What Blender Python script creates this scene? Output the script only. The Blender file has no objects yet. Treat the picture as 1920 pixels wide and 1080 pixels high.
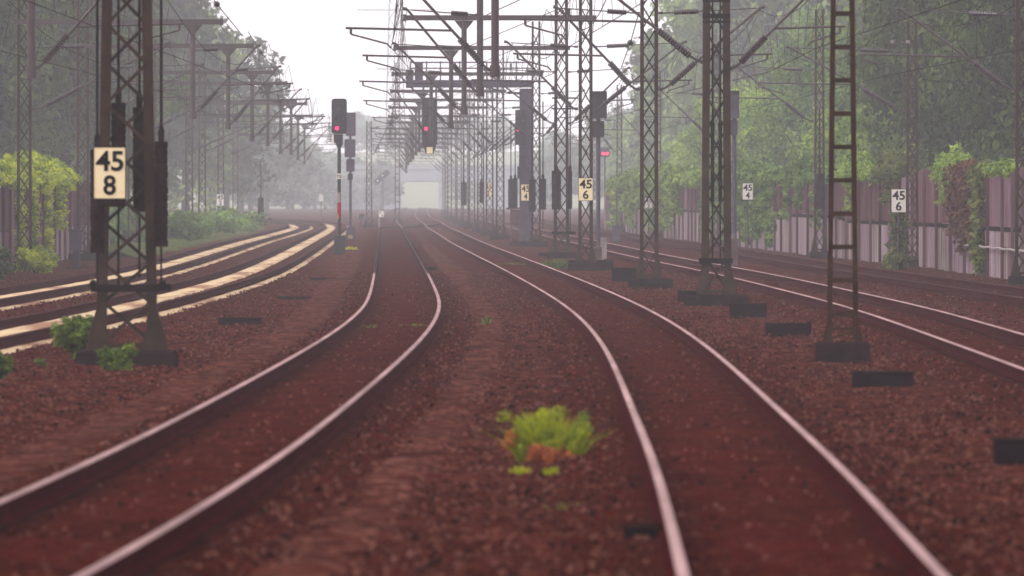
import bpy, math, random
import numpy as np
from mathutils import Vector, Matrix

random.seed(7)
RNG = np.random.default_rng(7)
SC = bpy.context.scene
COL = SC.collection
F = 20000.0      # focal length of the photograph in its own pixels
CAM_H = 2.2      # camera height above the rail heads (rail heads lie at z = 0)
GZ = -0.30       # height of the ballast between the tracks


def px_x(px, d):
    return (px - 960.0) * d / F


def px_z(py, d):
    return (366.0 - py) * d / F + CAM_H


# ----------------------------------------------------------------- splines
class Curve:
    """natural cubic spline through (y, x) pairs"""
    def __init__(self, pts):
        self.t = np.array([p[0] for p in pts], float)
        self.v = np.array([p[1] for p in pts], float)
        n = len(pts)
        h = np.diff(self.t)
        A = np.zeros((n, n)); b = np.zeros(n)
        A[0, 0] = A[-1, -1] = 1
        for i in range(1, n - 1):
            A[i, i - 1] = h[i - 1]; A[i, i] = 2 * (h[i - 1] + h[i]); A[i, i + 1] = h[i]
            b[i] = 3 * ((self.v[i + 1] - self.v[i]) / h[i] - (self.v[i] - self.v[i - 1]) / h[i - 1])
        c = np.linalg.solve(A, b)
        self.h, self.c = h, c
        self.b = (self.v[1:] - self.v[:-1]) / h - h * (2 * c[:-1] + c[1:]) / 3
        self.d = (c[1:] - c[:-1]) / (3 * h)

    def __call__(self, y):
        i = int(np.clip(np.searchsorted(self.t, y) - 1, 0, len(self.h) - 1))
        s = y - self.t[i]
        if y < self.t[0]:
            return self.v[0] + self.b[0] * (y - self.t[0])
        if y > self.t[-1]:
            s2 = self.h[-1]
            sl = self.b[-1] + 2 * self.c[-2] * s2 + 3 * self.d[-1] * s2 * s2
            return self.v[-1] + sl * (y - self.t[-1])
        return float(self.v[i] + self.b[i] * s + self.c[i] * s * s + self.d[i] * s ** 3)


TC = Curve([(40, -3.9), (62, -3.25), (76, -2.95), (92, -2.70), (115, -2.47), (150, -2.22), (180, -2.12), (215, -2.22), (250, -2.55),
            (311, -3.25), (463, -5.08), (600, -6.75), (759, -8.7), (1000, -11.7), (1300, -14.8), (2000, -20.5), (2500, -24)])
T1 = Curve([(40, 1.60), (62, 1.75), (84, 1.90), (108, 1.99), (150, 2.09), (198, 1.94), (245, 1.47), (305, 0.68), (404, -0.75), (515, -2.3),
            (595, -3.3), (721, -4.9), (830, -6.1), (1000, -8.1), (1300, -11.0), (2000, -16.6), (2500, -20)])
T2 = Curve([(40, 6.9), (100, 7.1), (135, 7.25), (170, 7.36), (207, 7.38), (250, 7.05), (301, 6.45), (349, 5.65), (400, 4.85), (427, 4.5),
            (557, 2.8), (721, .75), (830, -.6), (1000, -2.6), (1300, -5.2), (2000, -9.0), (2500, -11.5)])
T3 = Curve([(40, 12.0), (170, 12.1), (235, 11.65), (305, 10.5), (400, 9.1), (515, 7.5), (640, 5.9), (721, 4.9), (830, 3.6), (1000, 1.7),
            (1300, -1.0), (2000, -5.0), (2500, -7.5)])
L1 = Curve([(40, -10.2), (100, -9.1), (160, -8.75), (188, -8.3), (246, -7.8), (286, -7.7), (370, -8.2), (458, -9.1), (595, -10.6),
            (746, -12.4), (820, -13.7), (880, -15.6), (950, -19.3), (1050, -27.), (1250, -48.)])
L2 = Curve([(40, -14.0), (100, -13.0), (170, -12.2), (240, -11.5), (300, -11.15), (367, -11.5), (524, -13.1), (620, -13.9), (720, -14.8),
            (800, -16.0), (860, -18.0), (920, -21.3), (1000, -27.8), (1200, -50.)])


# ----------------------------------------------------------------- materials
def lin(c):
    c = c / 255.0
    return c / 12.92 if c <= 0.04045 else ((c + 0.055) / 1.055) ** 2.4


def rgb(r, g, b, k=0.52):
    return (lin(r) * k, lin(g) * k, lin(b) * k, 1.0)


MATS = {}


def mat(name, base, rough=0.75, var=0.35, scale=3.0, metal=0.0, bump=0.0, second=None, detail=6.0, stretch=None, coord='Object', lo=0.35, hi=0.65):
    if name in MATS:
        return MATS[name]
    m = bpy.data.materials.new(name); m.use_nodes = True
    nt = m.node_tree; N = nt.nodes; L = nt.links
    p = N['Principled BSDF']
    p.inputs['Roughness'].default_value = rough
    p.inputs['Metallic'].default_value = metal
    p.inputs['Specular IOR Level'].default_value = 0.5 if rough < .56 else 0.0
    tc = N.new('ShaderNodeTexCoord')
    mp = N.new('ShaderNodeMapping')
    L.new(tc.outputs[coord], mp.inputs['Vector'])
    if stretch:
        mp.inputs['Scale'].default_value = stretch
    nz = N.new('ShaderNodeTexNoise'); nz.inputs['Scale'].default_value = scale; nz.inputs['Detail'].default_value = detail
    nz.inputs['Roughness'].default_value = 0.65
    L.new(mp.outputs[0], nz.inputs['Vector'])
    r = N.new('ShaderNodeValToRGB')
    a = second if second else tuple(x * (1 - var) for x in base[:3]) + (1,)
    b = base if second else tuple(min(1, x * (1 + var)) for x in base[:3]) + (1,)
    r.color_ramp.elements[0].color = a; r.color_ramp.elements[0].position = lo
    r.color_ramp.elements[1].color = b; r.color_ramp.elements[1].position = hi
    L.new(nz.outputs['Fac'], r.inputs['Fac'])
    L.new(r.outputs['Color'], p.inputs['Base Color'])
    if bump:
        bp = N.new('ShaderNodeBump'); bp.inputs['Strength'].default_value = bump; bp.inputs['Distance'].default_value = 0.03
        L.new(nz.outputs['Fac'], bp.inputs['Height']); L.new(bp.outputs[0], p.inputs['Normal'])
    MATS[name] = m
    return m


def emit(name, color, strength):
    m = bpy.data.materials.new(name); m.use_nodes = True
    p = m.node_tree.nodes['Principled BSDF']
    p.inputs['Base Color'].default_value = color
    p.inputs['Emission Color'].default_value = color
    p.inputs['Emission Strength'].default_value = strength
    return m


def leaf_mat(name, dark, light, transl=0.35):
    m = bpy.data.materials.new(name); m.use_nodes = True
    nt = m.node_tree; N = nt.nodes; L = nt.links
    p = N['Principled BSDF']; out = N['Material Output']
    p.inputs['Roughness'].default_value = 0.6
    p.inputs['Specular IOR Level'].default_value = 0.25
    at = N.new('ShaderNodeAttribute'); at.attribute_name = 'tone'
    r = N.new('ShaderNodeValToRGB')
    r.color_ramp.elements[0].color = dark; r.color_ramp.elements[1].color = light
    L.new(at.outputs['Fac'], r.inputs['Fac'])
    oi = N.new('ShaderNodeObjectInfo')
    hs = N.new('ShaderNodeHueSaturation')
    mr = N.new('ShaderNodeMapRange'); mr.inputs['To Min'].default_value = 0.75; mr.inputs['To Max'].default_value = 1.25
    L.new(oi.outputs['Random'], mr.inputs['Value']); L.new(mr.outputs[0], hs.inputs['Value'])
    L.new(r.outputs['Color'], hs.inputs['Color'])
    L.new(hs.outputs[0], p.inputs['Base Color'])
    t = N.new('ShaderNodeBsdfTranslucent'); L.new(hs.outputs[0], t.inputs['Color'])
    mx = N.new('ShaderNodeMixShader'); mx.inputs['Fac'].default_value = transl
    L.new(p.outputs[0], mx.inputs[1]); L.new(t.outputs[0], mx.inputs[2]); L.new(mx.outputs[0], out.inputs['Surface'])
    MATS[name] = m
    return m


M_STEEL = mat('mast_steel', rgb(82, 64, 54, .48), 0.65, 0.35, 2.5)
M_STEEL_D = mat('mast_steel_dark', rgb(40, 30, 30), 0.7, 0.3, 3)  # darker steel for brackets, guide bars and rods
M_RUST = mat('rusty_mast', rgb(70, 46, 32), 0.75, 0.4, 4)
M_TUBE = mat('cantilever_tube', rgb(84, 68, 68), 0.55, 0.25, 4)
M_INS = mat('insulator_glaze', rgb(52, 28, 32), 0.3, 0.25, 6)
M_WGT = mat('iron_weight', rgb(48, 28, 28), 0.75, 0.4, 5)
M_CONC = mat('old_concrete', rgb(50, 32, 35), 0.9, 0.45, 3.5, bump=0.4)
M_CONC2 = mat('dark_trough_concrete', rgb(42, 24, 32), 0.9, 0.35, 5, bump=0.4)
M_PALECONC = mat('pale_concrete', rgb(190, 178, 178), 0.9, 0.25, 2)
M_RAILTOP = mat('polished_rail_head', rgb(200, 164, 162, .52), 0.58, 0.3, 1.0, metal=0.2, stretch=(1, .12, 1))  # worn heads; sky sheen is put into the pale diffuse colour
M_RAILDULL = mat('dull_rail_head', rgb(96, 66, 66), 0.7, 0.15, 1.2, coord='Generated')
M_RAIL = mat('rusty_rail_side', rgb(74, 18, 22), 0.7, 0.35, 2.0)
M_WIRE = mat('copper_wire', rgb(70, 56, 58), 0.6, 0.1, 1)
M_SIGNAL = mat('signal_casing', rgb(38, 28, 40), 0.55, 0.25, 3)
M_GREY = mat('grey_casing', rgb(106, 96, 110), 0.6, 0.2, 3)
M_WHITE = mat('white_enamel', rgb(244, 238, 230, .85), 0.5, 0.04, 3)
M_CREAM = mat('yellowed_enamel', rgb(255, 236, 188, .85), 0.5, second=rgb(226, 160, 92, .85), scale=1.7, lo=0.2, hi=0.46)
M_BLACK = mat('black_paint', rgb(20, 14, 16), 0.6, 0.2, 4)
M_REDP = mat('red_paint', rgb(190, 40, 48), 0.6, 0.2, 4)
M_YEL = mat('yellow_label', rgb(220, 180, 110), 0.6, 0.1, 3)
M_LAMP = emit('red_signal_light', (1.0, 0.02, 0.10, 1), 3.0)
M_LAMPW = emit('white_signal_light', (1.0, 0.95, 0.95, 1), 1.6)
M_LENS = mat('dark_lens', rgb(20, 14, 24), 0.15, 0.2, 4)
M_SAND = mat('pale_cream_ballast', rgb(244, 216, 174, .56), 0.95, second=rgb(188, 146, 120), scale=.9, bump=0.3, lo=0.40, hi=0.52, stretch=(1, .10, 1))
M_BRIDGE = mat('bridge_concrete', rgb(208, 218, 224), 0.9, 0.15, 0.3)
M_BARK = mat('bark', rgb(62, 50, 46), 0.9, 0.4, 3)
M_CABINET = mat('weathered_cabinet', rgb(120, 96, 98), 0.7, 0.3, 3)

LF_DARK = leaf_mat('leaf_dark_green', rgb(34, 52, 26, 0.54), rgb(104, 130, 56, 0.54))
LF_MID = leaf_mat('leaf_mid_green', rgb(54, 90, 36, 0.64), rgb(142, 178, 68, 0.64))
LF_LIGHT = leaf_mat('leaf_light_green', rgb(76, 112, 36, 0.74), rgb(172, 200, 78, 0.74))
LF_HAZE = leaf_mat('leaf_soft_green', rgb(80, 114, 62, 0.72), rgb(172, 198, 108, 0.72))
LF_HAZE_PALE = leaf_mat('leaf_haze_paled_green', rgb(110, 128, 118, .8), rgb(188, 202, 184, .8))  # far leaves: distance haze painted into a paler leaf colour
LF_IVY = leaf_mat('ivy_yellow_green', rgb(88, 122, 26, 0.7), rgb(214, 226, 62, 0.76), 0.4)
LF_VINE = leaf_mat('hanging_vine', rgb(56, 74, 34, 0.6), rgb(146, 158, 64, 0.6))
LF_RED = leaf_mat('reddish_creeper', rgb(92, 34, 46), rgb(150, 100, 58))
LF_GRASS = leaf_mat('grass_yellow_green', rgb(100, 124, 6, 0.8), rgb(206, 214, 16, 0.8), 0.4)
LF_BUSH = leaf_mat('bush_green', rgb(52, 82, 12, 0.75), rgb(132, 158, 34, 0.75), 0.35)
LF_DRY = leaf_mat('dry_orange_weed', rgb(130, 58, 24, 0.8), rgb(204, 108, 44, 0.8), 0.3)


def ground_mat(name, dark, mid, light, fleck=0.66, small=9.0):
    m = bpy.data.materials.new(name); m.use_nodes = True
    nt = m.node_tree; N = nt.nodes; L = nt.links
    p = N['Principled BSDF']; p.inputs['Roughness'].default_value = 0.95
    p.inputs['Specular IOR Level'].default_value = 0.0
    tc = N.new('ShaderNodeTexCoord')
    big = N.new('ShaderNodeTexNoise'); big.inputs['Scale'].default_value = 0.45; big.inputs['Detail'].default_value = 5; big.inputs['Roughness'].default_value = 0.6
    med = N.new('ShaderNodeTexNoise'); med.inputs['Scale'].default_value = 2.4; med.inputs['Detail'].default_value = 6; med.inputs['Roughness'].default_value = 0.7
    fin = N.new('ShaderNodeTexVoronoi'); fin.inputs['Scale'].default_value = small
    for n in (big, med, fin):
        L.new(tc.outputs['Object'], n.inputs['Vector'])
    r1 = N.new('ShaderNodeValToRGB')
    r1.color_ramp.elements[0].color = dark; r1.color_ramp.elements[0].position = 0.36
    r1.color_ramp.elements[1].color = mid; r1.color_ramp.elements[1].position = 0.62
    mixn = N.new('ShaderNodeMix'); mixn.data_type = 'FLOAT'; mixn.inputs[0].default_value = 0.55
    L.new(big.outputs['Fac'], mixn.inputs[2]); L.new(med.outputs['Fac'], mixn.inputs[3])
    L.new(mixn.outputs[0], r1.inputs['Fac'])
    wn = N.new('ShaderNodeSeparateColor'); L.new(fin.outputs['Color'], wn.inputs[0])
    r2 = N.new('ShaderNodeValToRGB')
    r2.color_ramp.elements[0].color = (0, 0, 0, 1); r2.color_ramp.elements[0].position = fleck
    r2.color_ramp.elements[1].color = (1, 1, 1, 1); r2.color_ramp.elements[1].position = 1.0
    L.new(wn.outputs[0], r2.inputs['Fac'])
    mc = N.new('ShaderNodeMix'); mc.data_type = 'RGBA'
    L.new(r2.outputs['Color'], mc.inputs['Factor'])
    L.new(r1.outputs['Color'], mc.inputs['A']); mc.inputs['B'].default_value = light
    L.new(mc.outputs['Result'], p.inputs['Base Color'])
    bp = N.new('ShaderNodeBump'); bp.inputs['Strength'].default_value = 0.7; bp.inputs['Distance'].default_value = 0.05
    L.new(fin.outputs['Distance'], bp.inputs['Height']); L.new(bp.outputs[0], p.inputs['Normal'])
    MATS[name] = m
    return m


M_BALLAST = ground_mat('rust_brown_ballast', rgb(46, 12, 10, 0.243), rgb(122, 46, 35, 0.253), rgb(176, 108, 92, 0.282), 0.6)
M_BED = ground_mat('fine_rust_ballast', rgb(62, 15, 13, 0.253), rgb(124, 42, 32, 0.262), rgb(146, 76, 64, 0.272), 0.72)
M_SHOULDER = ground_mat('pinkish_ballast_shoulder', rgb(54, 18, 15, 0.253), rgb(128, 58, 46, 0.262), rgb(186, 122, 106, 0.292), 0.56)
M_BANK = ground_mat('grassy_bank', rgb(56, 62, 34), rgb(100, 112, 58), rgb(140, 150, 80), 0.7, 4)
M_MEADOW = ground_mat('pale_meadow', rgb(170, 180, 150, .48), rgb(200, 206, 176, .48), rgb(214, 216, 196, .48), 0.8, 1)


# ----------------------------------------------------------------- mesh helpers
class MB:
    def __init__(self):
        self.v = []; self.f = []; self.mi = []

    def add(self, vs, fs, mi=0):
        o = len(self.v)
        self.v.extend([tuple(p) for p in vs])
        self.f.extend([tuple(i + o for i in f) for f in fs])
        self.mi.extend([mi] * len(fs))
        return self

    def box(self, x0, x1, y0, y1, z0, z1, mi=0, bev=0.0, top=1.0):
        cx, cy = (x0 + x1) / 2, (y0 + y1) / 2
        if bev <= 0:
            hx, hy = (x1 - x0) / 2, (y1 - y0) / 2
            vs = [(cx + sx * hx * s, cy + sy * hy * s, z) for z, s in ((z0, 1), (z1, top)) for sx, sy in ((-1, -1), (1, -1), (1, 1), (-1, 1))]
            return self.add(vs, [(3, 2, 1, 0), (4, 5, 6, 7), (0, 1, 5, 4), (1, 2, 6, 5), (2, 3, 7, 6), (3, 0, 4, 7)], mi)
        b = bev
        rings = []
        for z, i in ((z0, b), (z0 + b, 0), (z1 - b, 0), (z1, b)):
            hx, hy = (x1 - x0) / 2 - i, (y1 - y0) / 2 - i
            c = b * 0.6
            rings.append([(cx + px, cy + py, z) for px, py in ((-hx + c, -hy), (hx - c, -hy), (hx, -hy + c), (hx, hy - c), (hx - c, hy), (-hx + c, hy), (-hx, hy - c), (-hx, -hy + c))])
        vs = [p for r in rings for p in r]
        fs = [tuple(range(7, -1, -1)), tuple(range(24, 32))]
        for k in range(3):
            for j in range(8):
                fs.append((k * 8 + j, k * 8 + (j + 1) % 8, k * 8 + 8 + (j + 1) % 8, k * 8 + 8 + j))
        return self.add(vs, fs, mi)

    def bar(self, p0, p1, w, h, mi=0, up=(0, 1, 0)):
        p0, p1 = Vector(p0), Vector(p1)
        d = (p1 - p0).normalized(); u = Vector(up)
        s = d.cross(u)
        if s.length < 1e-5:
            s = d.cross(Vector((1, 0, 0)))
        s.normalize(); t = s.cross(d).normalized()
        vs = [p + s * a * w / 2 + t * b * h / 2 for p in (p0, p1) for a, b in ((-1, -1), (1, -1), (1, 1), (-1, 1))]
        return self.add(vs, [(3, 2, 1, 0), (4, 5, 6, 7), (0, 1, 5, 4), (1, 2, 6, 5), (2, 3, 7, 6), (3, 0, 4, 7)], mi)

    def tube(self, pts, r, n=8, mi=0, caps=True):
        pts = [Vector(p) for p in pts]
        rs = r if isinstance(r, (list, tuple)) else [r] * len(pts)
        vs = []; fs = []
        ref = Vector((0, 0, 1))
        for i, p in enumerate(pts):
            a = pts[max(i - 1, 0)]; b = pts[min(i + 1, len(pts) - 1)]
            d = (b - a)
            d = d.normalized() if d.length > 1e-9 else Vector((0, 0, 1))
            rr = ref if abs(d.dot(ref)) < 0.95 else Vector((0, 1, 0))
            s = d.cross(rr).normalized(); t = s.cross(d)
            for k in range(n):
                an = 2 * math.pi * k / n
                vs.append(p + (s * math.cos(an) + t * math.sin(an)) * rs[i])
        for i in range(len(pts) - 1):
            for k in range(n):
                fs.append((i * n + k, i * n + (k + 1) % n, (i + 1) * n + (k + 1) % n, (i + 1) * n + k))
        if caps:
            fs.append(tuple(range(n - 1, -1, -1))); fs.append(tuple((len(pts) - 1) * n + k for k in range(n)))
        return self.add(vs, fs, mi)

    def prism_xz(self, poly, y0, y1, mi=0):
        n = len(poly)
        vs = [(x, y0, z) for x, z in poly] + [(x, y1, z) for x, z in poly]
        fs = [tuple(range(n)), tuple(range(2 * n - 1, n - 1, -1))]
        fs += [(i, i + n, (i + 1) % n + n, (i + 1) % n) for i in range(n)]
        return self.add(vs, fs, mi)

    def disc_y(self, x, y, z, r, dep, n=16, mi=0):
        return self.tube([(x, y, z), (x, y + dep, z)], r, n, mi)

    def build(self, name, mats, parent=None, smooth=False):
        me = bpy.data.meshes.new(name)
        me.from_pydata(self.v, [], self.f)
        mats = mats if isinstance(mats, (list, tuple)) else [mats]
        for m in mats:
            me.materials.append(m)
        if len(mats) > 1:
            me.polygons.foreach_set('material_index', self.mi)
        if smooth:
            me.polygons.foreach_set('use_smooth', [True] * len(me.polygons))
        me.update()
        o = bpy.data.objects.new(name, me); COL.objects.link(o)
        if parent:
            o.parent = parent
            # geometry is written in world space relative to the thing's base
            me.transform(Matrix.Translation(-world_of(parent)))
        return o


WORLD_POS = {}


def world_of(o):
    while o.parent is not None:
        o = o.parent
    return Vector(WORLD_POS.get(o.name, (0, 0, 0)))


def tag(o, label=None, cat=None, group=None, kind=None):
    if label: o['label'] = label
    if cat: o['category'] = cat
    if group: o['group'] = group
    if kind: o['kind'] = kind
    return o


def thing(name, loc, label, cat, group=None):
    o = bpy.data.objects.new(name, None); COL.objects.link(o)
    o.location = loc; o.empty_display_size = 0.2
    WORLD_POS[o.name] = loc
    return tag(o, label, cat, group)


def copy_tree(o, parent=None):
    c = o.copy(); COL.objects.link(c)
    if parent is not None:
        c.parent = parent
    for ch in o.children:
        copy_tree(ch, c)
    return c


def np_mesh(name, verts, quads, mats, tone=None, midx=None, parent=None):
    me = bpy.data.meshes.new(name)
    k = quads.shape[1]
    me.vertices.add(len(verts)); me.vertices.foreach_set('co', np.ascontiguousarray(verts, np.float32).ravel())
    me.loops.add(quads.size); me.loops.foreach_set('vertex_index', np.ascontiguousarray(quads, np.int32).ravel())
    me.polygons.add(len(quads))
    me.polygons.foreach_set('loop_start', np.arange(0, quads.size, k, dtype=np.int32))
    me.polygons.foreach_set('loop_total', np.full(len(quads), k, np.int32))
    for m in (mats if isinstance(mats, (list, tuple)) else [mats]):
        me.materials.append(m)
    if midx is not None:
        me.polygons.foreach_set('material_index', np.ascontiguousarray(midx, np.int32))
    if tone is not None:
        a = me.attributes.new('tone', 'FLOAT', 'FACE'); a.data.foreach_set('value', np.ascontiguousarray(tone, np.float32))
    me.update(calc_edges=True)
    o = bpy.data.objects.new(name, me); COL.objects.link(o)
    if parent is not None:
        o.parent = parent
    return o


def unit(a):
    return a / np.maximum(np.linalg.norm(a, axis=1, keepdims=True), 1e-9)


def leaf_quads(pos, nrm, size, aspect=1.5):
    """pointed leaf quads centred on pos, facing roughly nrm"""
    n = len(pos)
    nrm = unit(nrm)
    rnd = unit(RNG.normal(size=(n, 3)))
    u = unit(np.cross(nrm, rnd)); v = np.cross(nrm, u)
    s = (size * RNG.uniform(0.6, 1.3, n))[:, None] if np.isscalar(size) else (size * RNG.uniform(0.7, 1.2, n))[:, None]
    a = pos - u * s * 0.5 * aspect
    b = pos + v * s * 0.42 - nrm * s * 0.12
    c = pos + u * s * 0.5 * aspect
    d = pos - v * s * 0.42 - nrm * s * 0.12
    verts = np.stack([a, b, c, d], 1).reshape(-1, 3)
    quads = np.arange(n * 4).reshape(n, 4)
    return verts, quads


def clump_leaves(centres, radii, per, size, squash=0.75):
    """leaves gathered in clumps; tone differs from clump to clump as foliage does"""
    P = []; Nn = []; T = []
    for c, r in zip(centres, radii):
        k = max(4, int(per * RNG.uniform(0.7, 1.3)))
        d = unit(RNG.normal(size=(k, 3)))
        rad = r * RNG.uniform(0.25, 1.08, k) ** 0.6
        q = d * rad[:, None]; q[:, 2] *= squash
        P.append(np.asarray(c) + q)
        Nn.append(d * 0.7 + RNG.normal(size=(k, 3)) * 0.55 + np.array([0, 0, 0.5]))
        T.append(np.clip(RNG.uniform(0.1, 0.9) + RNG.normal(0, 0.16, k), 0, 1))
    P = np.concatenate(P); Nn = np.concatenate(Nn); T = np.concatenate(T)
    v, q = leaf_quads(P, Nn, size)
    return v, q, T


def ellipsoid_clumps(n, rx, ry, rz, zc, shell=0.55, low_cut=-0.9):
    out = []
    while len(out) < n:
        d = RNG.normal(size=3); d /= np.linalg.norm(d)
        if d[2] < low_cut:
            continue
        r = RNG.uniform(shell, 1.0) ** 0.8
        wob = 1 + 0.22 * math.sin(d[0] * 5 + d[2] * 3) * math.cos(d[1] * 4 - d[2] * 2)
        out.append((d[0] * rx * r * wob, d[1] * ry * r * wob, zc + d[2] * rz * r * wob))
    return out


# ================================================================= setting
def build_ground():
    xs = np.concatenate([np.linspace(-1500, -60, 14), np.linspace(-50, -20, 24), np.arange(-19, 19.01, 0.32), np.linspace(20, 60, 28), np.linspace(90, 1500, 14)])
    ys = np.concatenate([np.linspace(-40, 44, 12), np.arange(45, 200, 0.42), np.arange(200, 420, 0.85), np.arange(420, 1000, 4), np.linspace(1000, 2600, 60)])
    X, Y = np.meshgrid(xs, ys)
    n = RNG.uniform(-1, 1, X.shape)
    Z = GZ + 0.022 * n + 0.02 * np.sin(X * 1.7 + 0.13 * Y) * np.sin(0.31 * Y + X * 0.6) + 0.015 * np.sin(0.9 * Y + 2 * np.sin(X))
    Z = np.where((np.abs(X) > 45) | (Y > 1000), GZ, Z)
    V = np.stack([X, Y, Z], -1).reshape(-1, 3)
    nx, ny = len(xs), len(ys)
    i = (np.arange(ny - 1)[:, None] * nx + np.arange(nx - 1)[None, :]).ravel()
    Q = np.stack([i, i + 1, i + nx + 1, i + nx], 1)
    o = np_mesh('ballast_ground', V, Q, M_BALLAST)
    tag(o, kind='structure')


build_ground()


def strip(name, fn, y0, y1, offs, step, mats, kind='structure', jitter=0.0, zj=0.0):
    """swept cross-section: offs = [(dx, z), ...] along the line fn"""
    ys = np.arange(y0, y1 + step, step)
    k = len(offs)
    V = np.zeros((len(ys), k, 3))
    for a, y in enumerate(ys):
        x = fn(float(y))
        for b, (dx, z) in enumerate(offs):
            j = RNG.uniform(-jitter, jitter) if b in (0, k - 1) else RNG.uniform(-jitter, jitter) * .25
            V[a, b] = (x + dx + j, y, z + RNG.uniform(-zj, zj))
    i = (np.arange(len(ys) - 1)[:, None] * k + np.arange(k - 1)[None, :]).ravel()
    Q = np.stack([i, i + 1, i + k + 1, i + k], 1)
    o = np_mesh(name, V.reshape(-1, 3), Q, mats)
    if kind: tag(o, kind=kind)
    return o


for fn, far in ((TC, 2300), (T1, 2300), (T2, 2300), (T3, 2300), (L1, 1240), (L2, 1190)):
    strip('track_bed', fn, 42, 420, [(-1.75, -.36), (-1.2, -.215), (-.8, -.2), (-.4, -.195), (0, -.19), (.4, -.195), (.8, -.2), (1.2, -.215), (1.75, -.36)], 0.6, M_BED, jitter=.12, zj=.012)
    strip('track_bed', fn, 420, far, [(-1.75, -.36), (-1.2, -.215), (0, -.19), (1.2, -.215), (1.75, -.36)], 5, M_BED)
# loose, lighter stone shoulders beside the two middle tracks
strip('ballast_shoulder', TC, 42, 520, [(1.15, -.36), (1.4, -.262), (1.85, -.255), (2.2, -.36)], 0.6, M_SHOULDER, jitter=.22, zj=.02)
strip('ballast_shoulder', TC, 42, 520, [(-2.5, -.36), (-2.1, -.255), (-1.4, -.262), (-1.15, -.36)], 0.6, M_SHOULDER, jitter=.28, zj=.02)
# pale cream ballast on the two tracks that curve away
for fn, y1 in ((L1, 1150), (L2, 1100)):
    strip('pale_ballast_strip', fn, 90, y1, [(-.62, -.21), (-.58, -.155), (-.3, -.15), (-.06, -.155), (0, -.21)], 3.0, M_SAND, jitter=.03, zj=.006)
    strip('pale_ballast_strip', fn, 90, y1, [(.835, -.22), (.85, -.168), (.99, -.17), (1.07, -.23)], 3.0, M_SAND, jitter=.05, zj=.008)
strip('pale_ballast_strip', T1, 560, 760, [(-.60, -.21), (-.58, -.15), (.58, -.15), (.60, -.21)], 2.0, M_SHOULDER, jitter=.02, zj=.006)

# ------------------------------------------------------------ rails
PROFILE = [(-.036, -.010), (-.024, 0), (.024, 0), (.036, -.010), (.036, -.038), (.010, -.055), (.010, -.140), (.070, -.158), (.070, -.172),
           (-.070, -.172), (-.070, -.158), (-.010, -.140), (-.010, -.055), (-.036, -.038)]


def rail(fn, off, y0, y1, parent, name='rail', head=None):
    ys = list(np.arange(y0, 300, 1.5)) + list(np.arange(300, min(y1, 1300), 5)) + (list(np.arange(1300, y1, 25)) if y1 > 1300 else []) + [y1]
    mb = MB(); k = len(PROFILE); vs = []
    for y in ys:
        e = 0.5
        s = (fn(y + e) - fn(y - e)) / (2 * e)
        ln = math.hypot(1, s); nx, ny = 1 / ln, -s / ln
        x = fn(y)
        for px, pz in PROFILE:
            vs.append((x + nx * (off + px), y + ny * (off + px), pz))
    fs = []; mi = []
    for a in range(len(ys) - 1):
        for b in range(k):
            fs.append((a * k + b, a * k + (b + 1) % k, (a + 1) * k + (b + 1) % k, (a + 1) * k + b))
            mi.append(1 if b in (0, 1, 2) else 0)
    fs.append(tuple(range(k))); mi.append(0)
    mb.v = vs; mb.f = fs; mb.mi = mi
    return mb.build(name, [M_RAIL, head or M_RAILTOP], parent)


TRACKS = [
    (TC, 2300, 'S-curved railway track running up the middle beside the red-banded pole signal'),
    (T1, 2300, 'S-curved railway track passing beside the central lattice masts, green tuft next to it'),
    (T2, 2300, 'railway track between the central lattice mast row and the track beside the wall'),
    (T3, 2300, 'railway track running closest to the stained panel wall'),
    (L1, 1240, 'railway track on pale cream ballast just beyond the tall mast with the 45 8 sign'),
    (L2, 1190, 'railway track on pale cream ballast closest to the ivy covered fence'),
]
for fn, far, lab in TRACKS:
    t = thing('railway_track', (fn(60), 60, 0), lab, 'railway track', 'railway tracks')
    hd = M_RAILDULL if fn in (L1, L2, T3) else M_RAILTOP
    rail(fn, -0.753, 42, far, t, head=hd); rail(fn, 0.753, 42, far, t, head=hd)


def blend(y):
    s = min(1, max(0, (y - 735) / 130)); s = s * s * (3 - 2 * s)
    return TC(y) * (1 - s) + T1(y) * s


def blend2(y):
    s = min(1, max(0, (y - 745) / 120)); s = s * s * (3 - 2 * s)
    return L1(735) + (y - 735) * -.012 + 0 * s if s <= 0 else (L1(735) + (y - 735) * -.012) * (1 - s) + TC(y) * s


t = thing('crossover_track', (blend(735), 735, 0), 'distant crossover track linking the two middle tracks in the haze', 'crossover track')
rail(blend, -0.753, 735, 866, t); rail(blend, 0.753, 735, 866, t)


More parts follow.
